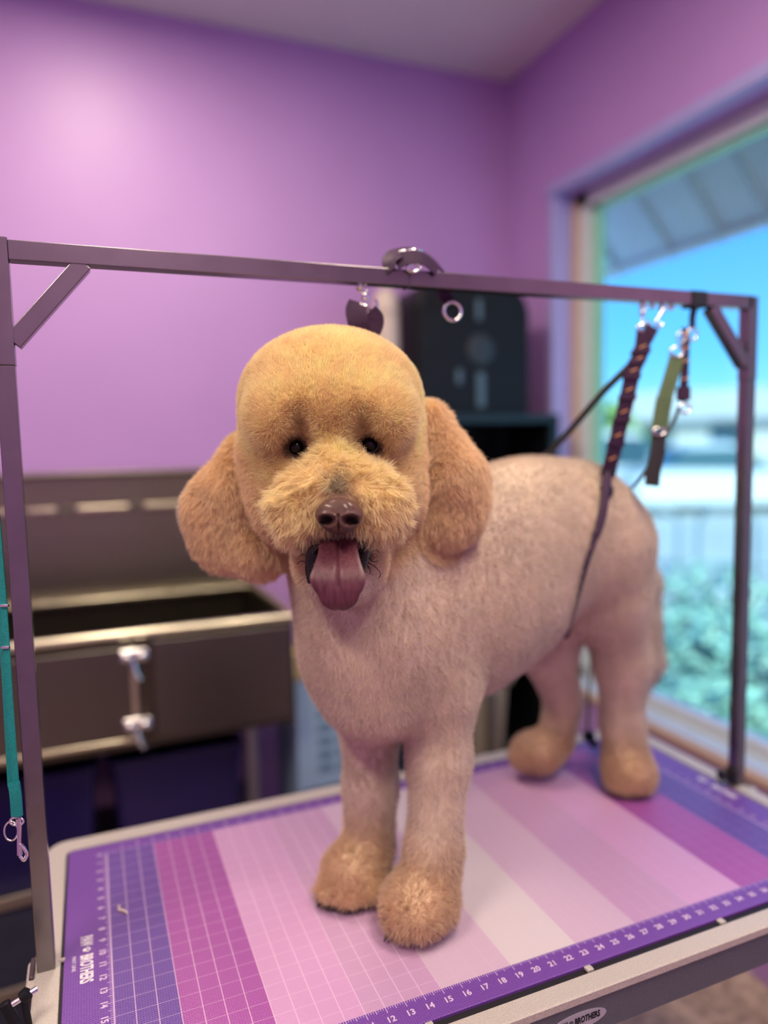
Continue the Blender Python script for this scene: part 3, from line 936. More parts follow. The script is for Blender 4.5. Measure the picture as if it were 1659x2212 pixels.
# ---- black clamp hanging strap with green one
bs = thing('accessory_strap', 'black looped strap around the crossbar with silver ring near right post', 'strap', tuple(Vector((1.0233, -0.2519, 1.7231))))
bm = new()
zc = TZ + 36.38 * IN
cx_ = 40.25 * IN
Pq = rrect(-S / 2 - .003, S / 2 + .003, -S / 2 - .003, S / 2 + .003, .005, 4)
loft(bm, [[(xx, YB + q[0], zc + q[1]) for q in Pq] for xx in (cx_ - .016, cx_ + .016)])
tube(bm, [(cx_, YB, zc - .014), (cx_ - .004, YB, zc - .03), (cx_ - .004, YB, zc - .05)], 0, flat=(.014, .003), side=(1, 0, 0))
obj('band', bm, m_blkw, bs, True)
bm = new(); ring_loop(bm, (cx_ - .004, YB, zc - .060), (1, 0, 0), (0, 0, 1), .011, .0022); each('ring', bm, m_chrome, bs, True)
vs2 = thing('short_purple_strap', 'short purple webbing strap with stitching hanging beside the right post', 'strap', tuple(Vector((1.0093, -0.2457, 1.6749))))
bm = new()
P = spline([Vector((1.0070, -0.2501, 1.6757)), Vector((1.0047, -0.2513, 1.6333)), Vector((1.0005, -0.2546, 1.5840)), Vector((0.9952, -0.2565, 1.5445))], 8)
tube(bm, P, 0, flat=(.0145, .003), side=S_X)
obox(bm, Vector((0.9953, -0.2583, 1.5591)), S_X * .012, S_Y * .012, S_Z * .003, .001)
obj('webbing', bm, m_purp, vs2, True)
bm = new()
for q in ((1.0017, -0.2535, 1.6637), (1.0004, -0.2555, 1.6391), (0.9991, -0.2573, 1.6162), (0.9974, -0.2598, 1.5851)): obox(bm, Vector(q), (S_X + S_Y * .4).normalized() * .006, S_Y * .0014, S_Z * .001)
obj('stitching', bm, m_stitch, vs2)
bm = new(); ring_loop(bm, Vector((0.9969, -0.2498, 1.6592)), S_X, S_Y, .007, .0016, .010); ring_loop(bm, Vector((0.9954, -0.2610, 1.5328)), S_X, S_Y, .011, .0022, .008); each('ring', bm, m_chrome, vs2, True)
gs = thing('green_strap', 'olive green webbing strap with black end hanging in front of the window', 'strap', tuple(Vector((0.9722, -0.2575, 1.6236))))
bm = new()
tube(bm, spline([Vector((0.9783, -0.2598, 1.6251)), Vector((0.9647, -0.2586, 1.5831)), Vector((0.9540, -0.2573, 1.5524))], 6), 0, flat=(.026, .003), side=S_X)
tube(bm, spline([Vector((0.9510, -0.2604, 1.5522)), Vector((0.9465, -0.2591, 1.5265)), Vector((0.9418, -0.2581, 1.4958))], 6), 0, flat=(.028, .005), side=S_X)
obj('webbing', bm, m_green, gs, True)
bm = new()
tube(bm, spline([Vector((0.9407, -0.2583, 1.4901)), Vector((0.9365, -0.2602, 1.4536)), Vector((0.9289, -0.2600, 1.4253)), Vector((0.9243, -0.2611, 1.3970))], 6), 0, flat=(.026, .004), side=S_X)
obj('strap_end', bm, m_blkw, gs, True, label='black webbing end')
bm = new()
tube(bm, spline([Vector((0.9848, -0.2609, 1.5345)), Vector((0.9638, -0.2615, 1.4979)), Vector((0.9448, -0.2566, 1.4697)), Vector((0.9272, -0.2481, 1.4292)), Vector((0.9207, -0.2268, 1.3997)), Vector((0.9919, -0.1076, 1.3640)), Vector((1.0506, 0.0115, 1.2776)), Vector((1.0416, 0.0370, 1.0658)), Vector((1.0081, 0.0139, 0.9177)), Vector((0.9831, -0.0156, 0.8480))], 6), .0032, 8)
obj('thin_leash', bm, m_blkw, gs, True)
bm = new(); ring_loop(bm, Vector((0.9764, -0.2606, 1.6313)), S_X, S_Y, .011, .002, .009); ring_loop(bm, Vector((0.9387, -0.2615, 1.4925)), S_X, S_Y, .011, .002, .006); each('ring', bm, m_chrome, gs, True)
bm = new()
obox(bm, Vector((0.9813, -0.0211, 0.8400)), S_X * .012, S_Y * .010, S_Z * .008, .003); obox(bm, Vector((0.9874, -0.0307, 0.8239)), S_X * .010, S_Y * .005, S_Z * .008, .002)
obj('leash_clip', bm, m_blk, gs, True)

# ---- teal leash at the left edge
tl = thing('teal_leash', 'teal webbing leash with metal trigger snap hanging beside the left post', 'leash', tuple(Vector((-0.0991, -0.2671, 1.1786))))
bm = new()
P = spline([Vector((-0.1020, -0.2412, 1.4206)), Vector((-0.1004, -0.2489, 1.3515)), Vector((-0.0992, -0.2571, 1.2766)), Vector((-0.0991, -0.2671, 1.1786)), Vector((-0.0982, -0.2757, 1.0979)), Vector((-0.0975, -0.2807, 1.0518)), Vector((-0.0978, -0.2830, 1.0276))], 6)
tube(bm, P, 0, flat=(.0085, .0025), side=S_X)
tube(bm, spline([Vector((-0.0995, -0.2801, 1.0701)), Vector((-0.0982, -0.2835, 1.0533)), Vector((-0.0981, -0.2850, 1.0286))], 5), 0, flat=(.0135, .006), side=S_X)
tube(bm, spline([Vector((-0.1037, -0.2739, 1.0621)), Vector((-0.1035, -0.2571, 1.2060)), Vector((-0.1054, -0.2391, 1.3210)), Vector((-0.1086, -0.2277, 1.4201))], 6), 0, flat=(.008, .0022), side=S_X)
obj('webbing', bm, m_teal, tl, True)
bm = new()
tube(bm, [Vector((-0.0969, -0.2837, 1.0242)), Vector((-0.0965, -0.2852, 1.0115)), Vector((-0.0980, -0.2864, 0.9931)), Vector((-0.0977, -0.2880, 0.9792))], [.0035, .0026, .0026, .0035], 10)
ring_loop(bm, Vector((-0.0992, -0.2831, 1.0207)), S_X, S_Y, .0085, .0014, .005)
ring_loop(bm, Vector((-0.1063, -0.2815, 1.0088)), S_X, S_Y, .0085, .0012, .012)
tube(bm, spline([Vector((-0.0970, -0.2869, 0.9930)), Vector((-0.0925, -0.2893, 0.9872)), Vector((-0.0897, -0.2913, 0.9791)), Vector((-0.0933, -0.2905, 0.9722)), Vector((-0.0978, -0.2881, 0.9781))], 5), .0022, 8)
obj('snap_hook', bm, m_chrome, tl, True)
bm = new()
for q in ((-0.0982, -0.2583, 1.2896), (-0.1000, -0.2628, 1.2379)): obox(bm, Vector(q), S_X * .005, S_Y * .0016, S_Z * .002, .0006)
each('rivet', bm, m_chrome, tl, True)

# ------------------------------------------------------------------ the dog
BODY_AXES = ((0.9164,0.4002,0.0000),(0.4002,-0.9164,0.0000),(0.0000,0.0000,1.0000))
HEAD_AXES = ((0.9249,-0.3796,-0.0203),(0.0544,0.0794,0.9954),(0.3762,0.9218,-0.0940))
DOG_SHAPE = [  # E: centre, radii, axes, blend, sign   K: point, radius, point, radius, blend, sign
 ('E',(0.4778,-0.2342,1.2563),(0.1700,0.1150,0.1800),BODY_AXES,0.030,1),
 ('E',(0.6470,-0.1994,1.2641),(0.2100,0.1250,0.1780),BODY_AXES,0.050,1),
 ('E',(0.5634,-0.2286,1.2281),(0.1400,0.1100,0.1650),BODY_AXES,0.050,1),
 ('E',(0.8443,-0.1408,1.2985),(0.1500,0.1200,0.1480),BODY_AXES,0.050,1),
 ('E',(0.7369,-0.1702,1.3258),(0.1200,0.1000,0.1220),BODY_AXES,0.060,1),
 ('E',(0.8944,-0.1221,1.2567),(0.0950,0.1100,0.1300),BODY_AXES,0.040,1),
 ('K',(0.3791,-0.2842,1.2226),0.1120,(0.3459,-0.2876,1.3755),0.0950,0.050,1),
 ('E',(0.3750,-0.3000,1.1578),(0.0980,0.1000,0.0800),HEAD_AXES,0.040,1),
 ('E',(0.3854,-0.2985,1.1071),(0.0700,0.0550,0.0700),HEAD_AXES,0.030,1),
 ('K',(0.4709,-0.2893,1.2205),0.0750,(0.4747,-0.3068,1.1174),0.0620,0.040,1),
 ('K',(0.4069,-0.2378,1.1505),0.0700,(0.3949,-0.2326,1.0466),0.0500,0.030,1),
 ('K',(0.4760,-0.3073,1.1174),0.0580,(0.4654,-0.3300,1.0129),0.0470,0.030,1),
 ('K',(0.4654,-0.3300,1.0129),0.0470,(0.4431,-0.3546,0.8942),0.0400,0.020,1),
 ('K',(0.4431,-0.3546,0.8942),0.0400,(0.4262,-0.3692,0.8432),0.0440,0.020,1),
 ('E',(0.4039,-0.3774,0.8332),(0.0520,0.0450,0.0580),HEAD_AXES,0.020,1),
 ('E',(0.3764,-0.3939,0.8272),(0.0300,0.0240,0.0300),HEAD_AXES,0.012,1),
 ('E',(0.3938,-0.4113,0.8333),(0.0300,0.0250,0.0300),HEAD_AXES,0.012,1),
 ('E',(0.4265,-0.3979,0.8293),(0.0280,0.0260,0.0300),HEAD_AXES,0.012,1),
 ('K',(0.3949,-0.2326,1.0466),0.0480,(0.3894,-0.2407,0.9455),0.0420,0.020,1),
 ('K',(0.3894,-0.2407,0.9455),0.0420,(0.3829,-0.2476,0.8516),0.0390,0.020,1),
 ('E',(0.3495,-0.2684,0.8336),(0.0500,0.0460,0.0560),HEAD_AXES,0.020,1),
 ('E',(0.3079,-0.2805,0.8146),(0.0280,0.0220,0.0300),HEAD_AXES,0.012,1),
 ('E',(0.3302,-0.3002,0.8169),(0.0300,0.0240,0.0300),HEAD_AXES,0.012,1),
 ('E',(0.3594,-0.3009,0.8204),(0.0280,0.0240,0.0300),HEAD_AXES,0.012,1),
 ('K',(0.9002,-0.1450,1.2683),0.1050,(0.9159,-0.1605,1.1796),0.0720,0.050,1),
 ('K',(0.9159,-0.1605,1.1796),0.0720,(0.9606,-0.1492,1.0433),0.0520,0.030,1),
 ('K',(0.9606,-0.1492,1.0433),0.0520,(0.9608,-0.1509,0.9213),0.0410,0.030,1),
 ('K',(0.9608,-0.1509,0.9213),0.0410,(0.9561,-0.1669,0.8525),0.0440,0.020,1),
 ('E',(0.9479,-0.1871,0.8343),(0.0500,0.0440,0.0550),HEAD_AXES,0.020,1),
 ('E',(0.9202,-0.1935,0.8195),(0.0280,0.0240,0.0300),HEAD_AXES,0.012,1),
 ('E',(0.9514,-0.2064,0.8188),(0.0280,0.0240,0.0300),HEAD_AXES,0.012,1),
 ('K',(0.8410,-0.0872,1.1731),0.0750,(0.8324,-0.0842,1.0614),0.0530,0.040,1),
 ('K',(0.8324,-0.0842,1.0614),0.0530,(0.8907,-0.0550,0.9432),0.0380,0.020,1),
 ('K',(0.8907,-0.0550,0.9432),0.0370,(0.8704,-0.0549,0.8626),0.0380,0.020,1),
 ('E',(0.8199,-0.0624,0.8531),(0.0520,0.0400,0.0550),HEAD_AXES,0.020,1),
 ('E',(0.7851,-0.0650,0.8480),(0.0280,0.0260,0.0300),HEAD_AXES,0.012,1),
 ('E',(0.8182,-0.0843,0.8448),(0.0280,0.0240,0.0300),HEAD_AXES,0.012,1),
 ('E',(0.3198,-0.3091,1.5392),(0.1240,0.0980,0.1150),HEAD_AXES,0.020,1),
 ('E',(0.3164,-0.3152,1.4655),(0.1240,0.0850,0.1000),HEAD_AXES,0.040,1),
 ('E',(0.3131,-0.3407,1.4145),(0.1160,0.0850,0.0850),HEAD_AXES,0.030,1),
 ('E',(0.2963,-0.3798,1.5279),(0.1040,0.0520,0.0550),HEAD_AXES,0.030,1),
 ('E',(0.2426,-0.3810,1.5136),(0.0420,0.0240,0.0300),((0.8965,-0.3365,0.2883),(-0.2341,0.1928,0.9529),(0.3762,0.9218,-0.0940)),0.050,1),
 ('E',(0.3349,-0.4186,1.5144),(0.0420,0.0240,0.0300),((0.8741,-0.3867,-0.2938),(0.3072,-0.0283,0.9512),(0.3762,0.9218,-0.0940)),0.050,1),
 ('K',(0.2924,-0.3975,1.4667),0.0400,(0.2775,-0.4557,1.4216),0.0380,0.025,1),
 ('E',(0.2847,-0.4341,1.4172),(0.0800,0.0450,0.0500),HEAD_AXES,0.025,1),
 ('E',(0.2425,-0.4249,1.4019),(0.0430,0.0430,0.0420),HEAD_AXES,0.015,1),
 ('E',(0.3231,-0.4576,1.4040),(0.0430,0.0430,0.0420),HEAD_AXES,0.015,1),
 ('E',(0.3001,-0.3874,1.3302),(0.0620,0.0550,0.0550),HEAD_AXES,0.020,1),
 ('E',(0.2907,-0.4130,1.3072),(0.0400,0.0200,0.0350),HEAD_AXES,0.020,1),
 ('E',(0.2380,-0.4194,1.4809),(0.0220,0.0170,0.0360),((0.8153,-0.3775,-0.4390),(0.4402,-0.0885,0.8935),(0.3762,0.9218,-0.0940)),0.014,-1),
 ('E',(0.2453,-0.4160,1.5012),(0.0100,0.0200,0.0180),((0.9075,-0.3461,0.2381),(-0.1869,0.1749,0.9667),(0.3762,0.9218,-0.0940)),0.014,-1),
 ('E',(0.3182,-0.4521,1.4814),(0.0210,0.0160,0.0360),((0.8780,-0.3222,0.3541),(-0.2961,0.2158,0.9305),(0.3762,0.9218,-0.0940)),0.014,-1),
 ('E',(0.3109,-0.4429,1.4998),(0.0100,0.0180,0.0180),((0.8794,-0.3872,-0.2772),(0.2919,-0.0216,0.9562),(0.3762,0.9218,-0.0940)),0.014,-1),
 ('E',(0.2775,-0.4519,1.3520),(0.0340,0.0220,0.0500),HEAD_AXES,0.008,-1),
 ('E',(0.1934,-0.2348,1.3896),(0.0700,0.0850,0.0500),((0.8934,-0.3878,-0.2268),(0.2455,-0.0013,0.9694),(0.3762,0.9218,-0.0940)),0.005,1),
 ('K',(0.2292,-0.2198,1.4670),0.0360,(0.1959,-0.2334,1.4124),0.0540,0.010,1),
 ('E',(0.2218,-0.2624,1.3381),(0.0520,0.0400,0.0450),((0.8794,-0.3872,-0.2772),(0.2919,-0.0216,0.9562),(0.3762,0.9218,-0.0940)),0.012,1),
 ('E',(0.2083,-0.2169,1.4641),(0.0260,0.0340,0.0300),HEAD_AXES,0.020,1),
 ('E',(0.1463,-0.2151,1.3939),(0.0200,0.0240,0.0250),HEAD_AXES,0.030,1),
 ('K',(0.4647,-0.3117,1.5084),0.0360,(0.4830,-0.3324,1.4316),0.0600,0.005,1),
 ('E',(0.4850,-0.3352,1.4117),(0.0570,0.0790,0.0500),((0.9235,-0.3648,0.1185),(-0.0749,0.1314,0.9885),(0.3762,0.9218,-0.0940)),0.010,1),
 ('E',(0.4620,-0.3355,1.3696),(0.0500,0.0410,0.0450),HEAD_AXES,0.012,1),
 ('K',(1.0281,-0.0729,1.3169),0.0250,(1.0933,-0.0600,1.1728),0.0360,0.020,1),
 ('K',(1.0933,-0.0600,1.1728),0.0360,(1.1126,-0.0533,0.9959),0.0360,0.020,1),
 ('K',(1.1126,-0.0533,0.9959),0.0360,(1.0973,-0.0548,0.9209),0.0140,0.020,1),
]


def dog_field(h=0.005):
    lo = np.array([0.02, -0.58, 0.79]); hi = np.array([1.26, 0.06, 1.70])
    n = np.ceil((hi - lo) / h).astype(int)
    ax = [lo[i] + h * np.arange(n[i]) for i in range(3)]
    F = np.full(n, 0.2, dtype=np.float32)
    for q in DOG_SHAPE:
        k, s = q[-2], q[-1]
        if q[0] == 'E':
            c = np.array(q[1]); r = np.array(q[2]); A = np.array(q[3]); pad = max(r) + k * 1.5 + 0.02
            b0, b1 = c - pad, c + pad
        else:
            a, ra, b, rb = np.array(q[1]), q[2], np.array(q[3]), q[4]
            pad = max(ra, rb) + k * 1.5 + 0.02
            b0, b1 = np.minimum(a, b) - pad, np.maximum(a, b) + pad
        i0 = np.clip(((b0 - lo) / h).astype(int), 0, n - 1); i1 = np.clip(((b1 - lo) / h).astype(int) + 2, 1, n)
        sl = tuple(slice(i0[i], i1[i]) for i in range(3))
        X = ax[0][sl[0]][:, None, None]; Y = ax[1][sl[1]][None, :, None]; Z = ax[2][sl[2]][None, None, :]
        if q[0] == 'E':
            dx, dy, dz = X - c[0], Y - c[1], Z - c[2]
            l = [(dx * A[i][0] + dy * A[i][1] + dz * A[i][2]) for i in range(3)]
            k0 = np.sqrt(sum((l[i] / r[i]) ** 2 for i in range(3)))
            k1 = np.sqrt(sum((l[i] / r[i] ** 2) ** 2 for i in range(3))) + 1e-9
            d = k0 * (k0 - 1) / k1
        else:
            ba = b - a; L2 = ba @ ba
            t = np.clip(((X - a[0]) * ba[0] + (Y - a[1]) * ba[1] + (Z - a[2]) * ba[2]) / L2, 0, 1)
            d = np.sqrt((X - a[0] - ba[0] * t) ** 2 + (Y - a[1] - ba[1] * t) ** 2 + (Z - a[2] - ba[2] * t) ** 2) - (ra + (rb - ra) * t)
        f = F[sl]
        d = d.astype(np.float32)
        if s > 0:
            hh = np.maximum(k - np.abs(f - d), 0) / k
            F[sl] = np.minimum(f, d) - hh * hh * k * .25
        else:
            hh = np.maximum(k - np.abs(f + d), 0) / k
            F[sl] = np.maximum(f, -d) + hh * hh * k * .25
    F += 0.0052          # the coat stands this much proud of the skin
    Zs = ax[2][None, None, :]
    F = np.maximum(F, (TZ + 0.0015 - Zs).astype(np.float32))
    return F, lo, h


def surface_nets(F, lo, h):
    S = F < 0
    n = np.array(F.shape)
    c = n - 1
    cnt = np.zeros(c, dtype=np.uint8)
    for dx in (0, 1):
        for dy in (0, 1):
            for dz in (0, 1):
                cnt += S[dx:c[0] + dx, dy:c[1] + dy, dz:c[2] + dz]
    act = (cnt > 0) & (cnt < 8)
    idx = np.full(c, -1, dtype=np.int64)
    cells = np.argwhere(act)
    idx[act] = np.arange(len(cells))
    acc = np.zeros((len(cells), 3)); num = np.zeros(len(cells))
    corners = [(x, y, z) for x in (0, 1) for y in (0, 1) for z in (0, 1)]
    for a in corners:
        for axn in range(3):
            if a[axn] == 1: continue
            b = list(a); b[axn] = 1
            fa = F[cells[:, 0] + a[0], cells[:, 1] + a[1], cells[:, 2] + a[2]]
            fb = F[cells[:, 0] + b[0], cells[:, 1] + b[1], cells[:, 2] + b[2]]
            ok = (fa < 0) != (fb < 0)
            t = np.where(ok, fa / np.where(ok, fa - fb, 1), 0)
            p = np.array(a, float)[None, :].repeat(len(cells), 0); p[:, axn] += t
            acc[ok] += p[ok]; num[ok] += 1
    V = lo + h * (cells + acc / num[:, None])
    Q = []
    for axn in range(3):
        u, v = (axn + 1) % 3, (axn + 2) % 3
        sl0 = [slice(None)] * 3; sl1 = [slice(None)] * 3
        sl0[axn] = slice(0, -1); sl1[axn] = slice(1, None)
        d = S[tuple(sl0)] != S[tuple(sl1)]
        e = np.argwhere(d)
        e = e[(e[:, u] > 0) & (e[:, v] > 0) & (e[:, u] < c[u]) & (e[:, v] < c[v])]
        ins = S[e[:, 0], e[:, 1], e[:, 2]]
        def at(du, dv):
            g = e.copy(); g[:, u] -= du; g[:, v] -= dv
            return idx[g[:, 0], g[:, 1], g[:, 2]]
        q = np.stack([at(0, 0), at(1, 0), at(1, 1), at(0, 1)], 1)
        q[~ins] = q[~ins][:, ::-1]
        Q.append(q)
    return V, np.concatenate(Q)


def mesh_from(name, V, Q):
    me = bpy.data.meshes.new(name)
    me.vertices.add(len(V)); me.vertices.foreach_set('co', V.astype(np.float32).ravel())
    me.loops.add(Q.size); me.loops.foreach_set('vertex_index', Q.astype(np.int32).ravel())
    me.polygons.add(len(Q)); me.polygons.foreach_set('loop_start', np.arange(0, Q.size, 4, dtype=np.int32))
    me.polygons.foreach_set('loop_total', np.full(len(Q), 4, dtype=np.int32))
    me.update(calc_edges=True); me.validate()
    me.polygons.foreach_set('use_smooth', np.ones(len(me.polygons), dtype=bool))
    return me


def wob(P, s, seed):
    """cheap smooth noise in -1..1"""
    r = np.random.RandomState(seed)
    o = 0
    for k in range(5):
        d = r.normal(size=3); d /= np.linalg.norm(d)
        e = r.normal(size=3); e /= np.linalg.norm(e)
        o = o + np.sin(P @ d * s * (1 + .35 * k) + r.rand() * 6 + 1.7 * np.sin(P @ e * s * .7 + r.rand() * 6))
    return o / 3.2


def ell(P, c, r, A=None):
    d = P - np.array(c)
    if A is not None: d = d @ np.array(A).T
    return np.sqrt(((d / np.array(r)) ** 2).sum(1))


def soft(x, a, b):
    t = np.clip((x - a) / (b - a), 0, 1)
    return t * t * (3 - 2 * t)


EAR_R = (0.1910, -0.2717, 1.3894)
EAR_L = (0.4729, -0.3559, 1.4263)
HEAD_C = (0.3178, -0.3189, 1.4875)
MUZZLE_C = (0.2820, -0.4419, 1.4150)
EYE_R = (0.2502, -0.3748, 1.4781)
EYE_L = (0.3353, -0.4093, 1.4797)
MOUTH_C = (0.2758, -0.4568, 1.3505)
NOSE_TOP = (0.2706, -0.4787, 1.4338)
NOSE_C = (0.2640, -0.4956, 1.4012)
TONGUE_C = (0.2722, -0.4668, 1.3440)
LIP_R = [(0.2504, -0.4612, 1.3650), (0.2425, -0.4533, 1.3581), (0.2408, -0.4492, 1.3385), (0.2432, -0.4466, 1.3197)]
LIP_L = [(0.2927, -0.4782, 1.3673), (0.3017, -0.4770, 1.3622), (0.3005, -0.4728, 1.3453), (0.2973, -0.4678, 1.3283)]
TONGUE_ROWS = [((0.2792, -0.4451, 1.3721), 0.0200), ((0.2707, -0.4695, 1.3646), 0.0215), ((0.2636, -0.4895, 1.3533), 0.0230), ((0.2584, -0.5026, 1.3425), 0.0270), ((0.2559, -0.5090, 1.3334), 0.0305), ((0.2553, -0.5118, 1.3251), 0.0285), ((0.2553, -0.5126, 1.3170), 0.0235), ((0.2552, -0.5124, 1.3081), 0.0195), ((0.2555, -0.5109, 1.3021), 0.0125), ((0.2560, -0.5093, 1.2991), 0.0040)]
CLAWS = [(0.3502, -0.3945, 0.8060), (0.3628, -0.4021, 0.8060), (0.2876, -0.2871, 0.8060), (0.2990, -0.3003, 0.8060), (0.4163, -0.4032, 0.8060)]
HA = np.array(HEAD_AXES)


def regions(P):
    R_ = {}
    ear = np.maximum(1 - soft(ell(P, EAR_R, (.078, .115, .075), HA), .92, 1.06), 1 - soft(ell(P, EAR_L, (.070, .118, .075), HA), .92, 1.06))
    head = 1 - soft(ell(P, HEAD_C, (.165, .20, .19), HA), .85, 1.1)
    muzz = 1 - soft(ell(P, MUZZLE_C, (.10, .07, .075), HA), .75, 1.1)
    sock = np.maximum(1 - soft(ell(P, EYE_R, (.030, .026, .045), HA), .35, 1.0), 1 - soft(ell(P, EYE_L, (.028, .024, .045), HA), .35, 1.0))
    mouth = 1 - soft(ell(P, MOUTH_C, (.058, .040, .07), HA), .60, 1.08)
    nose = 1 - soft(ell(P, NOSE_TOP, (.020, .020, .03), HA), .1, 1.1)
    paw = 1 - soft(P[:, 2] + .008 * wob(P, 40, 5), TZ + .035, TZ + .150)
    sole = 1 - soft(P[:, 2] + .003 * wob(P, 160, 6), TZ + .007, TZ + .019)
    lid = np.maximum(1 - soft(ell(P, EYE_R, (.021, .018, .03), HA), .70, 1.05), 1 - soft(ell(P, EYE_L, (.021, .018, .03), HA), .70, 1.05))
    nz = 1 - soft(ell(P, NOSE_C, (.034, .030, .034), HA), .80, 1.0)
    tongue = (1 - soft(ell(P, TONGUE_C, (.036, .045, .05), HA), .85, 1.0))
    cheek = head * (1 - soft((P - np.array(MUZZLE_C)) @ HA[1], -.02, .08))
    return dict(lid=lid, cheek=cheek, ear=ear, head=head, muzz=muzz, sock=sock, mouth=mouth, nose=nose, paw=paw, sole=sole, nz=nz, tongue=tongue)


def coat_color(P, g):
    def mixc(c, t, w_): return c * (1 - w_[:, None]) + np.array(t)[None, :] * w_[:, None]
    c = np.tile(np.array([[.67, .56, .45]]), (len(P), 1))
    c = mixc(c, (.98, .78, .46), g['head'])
    c = mixc(c, (.86, .68, .48), g['cheek'] * .8)  # cream below a golden crown: coat tone, partly overhead light put into colour
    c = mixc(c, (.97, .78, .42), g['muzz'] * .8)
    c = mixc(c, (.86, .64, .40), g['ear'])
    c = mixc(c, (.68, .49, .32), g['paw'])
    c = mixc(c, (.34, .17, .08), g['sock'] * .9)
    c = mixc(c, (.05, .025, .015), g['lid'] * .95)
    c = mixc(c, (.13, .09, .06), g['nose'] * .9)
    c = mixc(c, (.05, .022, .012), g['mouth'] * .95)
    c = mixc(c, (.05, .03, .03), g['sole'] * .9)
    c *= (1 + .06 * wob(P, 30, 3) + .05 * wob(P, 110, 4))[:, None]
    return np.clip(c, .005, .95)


F_, lo_, h_ = dog_field()
V_, Q_ = surface_nets(F_, lo_, h_)
# gentle smoothing, then lumps of clipped coat
nb = np.zeros_like(V_); cn = np.zeros(len(V_))
for it in range(3):
    nb[:] = 0; cn[:] = 0
    for a_, b_ in ((0, 1), (1, 2), (2, 3), (3, 0)):
        np.add.at(nb, Q_[:, a_], V_[Q_[:, b_]]); np.add.at(cn, Q_[:, a_], 1)
        np.add.at(nb, Q_[:, b_], V_[Q_[:, a_]]); np.add.at(cn, Q_[:, b_], 1)
    V_ = V_ * .4 + .6 * nb / cn[:, None]
    V_[:, 2] = np.maximum(V_[:, 2], TZ + .0015)
DOG_AT = np.array([.62, -.22, TZ + .0015])
me = mesh_from('dog', V_ - DOG_AT, Q_)
dog = bpy.data.objects.new('dog', me)
dog.location = DOG_AT
COL.objects.link(dog)
LOC[dog.name] = Vector(DOG_AT)
tag(dog, 'apricot and cream poodle type dog with tongue out standing on the purple mat', 'dog')
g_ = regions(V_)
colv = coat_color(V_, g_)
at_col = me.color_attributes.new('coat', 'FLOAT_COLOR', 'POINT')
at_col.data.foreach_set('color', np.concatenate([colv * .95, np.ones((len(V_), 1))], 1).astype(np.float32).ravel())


def coat_material(name, base_rough, sheen, hair=False):
    M = bpy.data.materials.new(name); M.use_nodes = True
    n = M.node_tree
    b = n.nodes['Principled BSDF']
    at = n.nodes.new('ShaderNodeAttribute'); at.attribute_name = 'coat'
    if hair:
        n.nodes.remove(b)
        o_ = [q for q in n.nodes if q.type == 'OUTPUT_MATERIAL'][0]
        d = n.nodes.new('ShaderNodeBsdfDiffuse'); t = n.nodes.new('ShaderNodeBsdfTranslucent')
        gl = n.nodes.new('ShaderNodeBsdfHair'); gl.component = 'Reflection'
        gl.inputs['RoughnessU'].default_value = .35; gl.inputs['RoughnessV'].default_value = .6
        mx = n.nodes.new('ShaderNodeMixShader'); mx.inputs[0].default_value = .38
        m2 = n.nodes.new('ShaderNodeMixShader'); m2.inputs[0].default_value = .10
        L = n.links.new
        L(at.outputs['Color'], d.inputs[0]); L(at.outputs['Color'], t.inputs[0])
        L(d.outputs[0], mx.inputs[1]); L(t.outputs[0], mx.inputs[2])
        L(mx.outputs[0], m2.inputs[1]); L(gl.outputs[0], m2.inputs[2]); L(m2.outputs[0], o_.inputs[0])
    else:
        n.links.new(at.outputs['Color'], b.inputs['Base Color'])
        b.inputs['Roughness'].default_value = base_rough
        b.inputs['Sheen Weight'].default_value = sheen
        b.inputs['Specular IOR Level'].default_value = .1
    return M


me.materials.append(coat_material('dog_skin_coat', .9, .2))


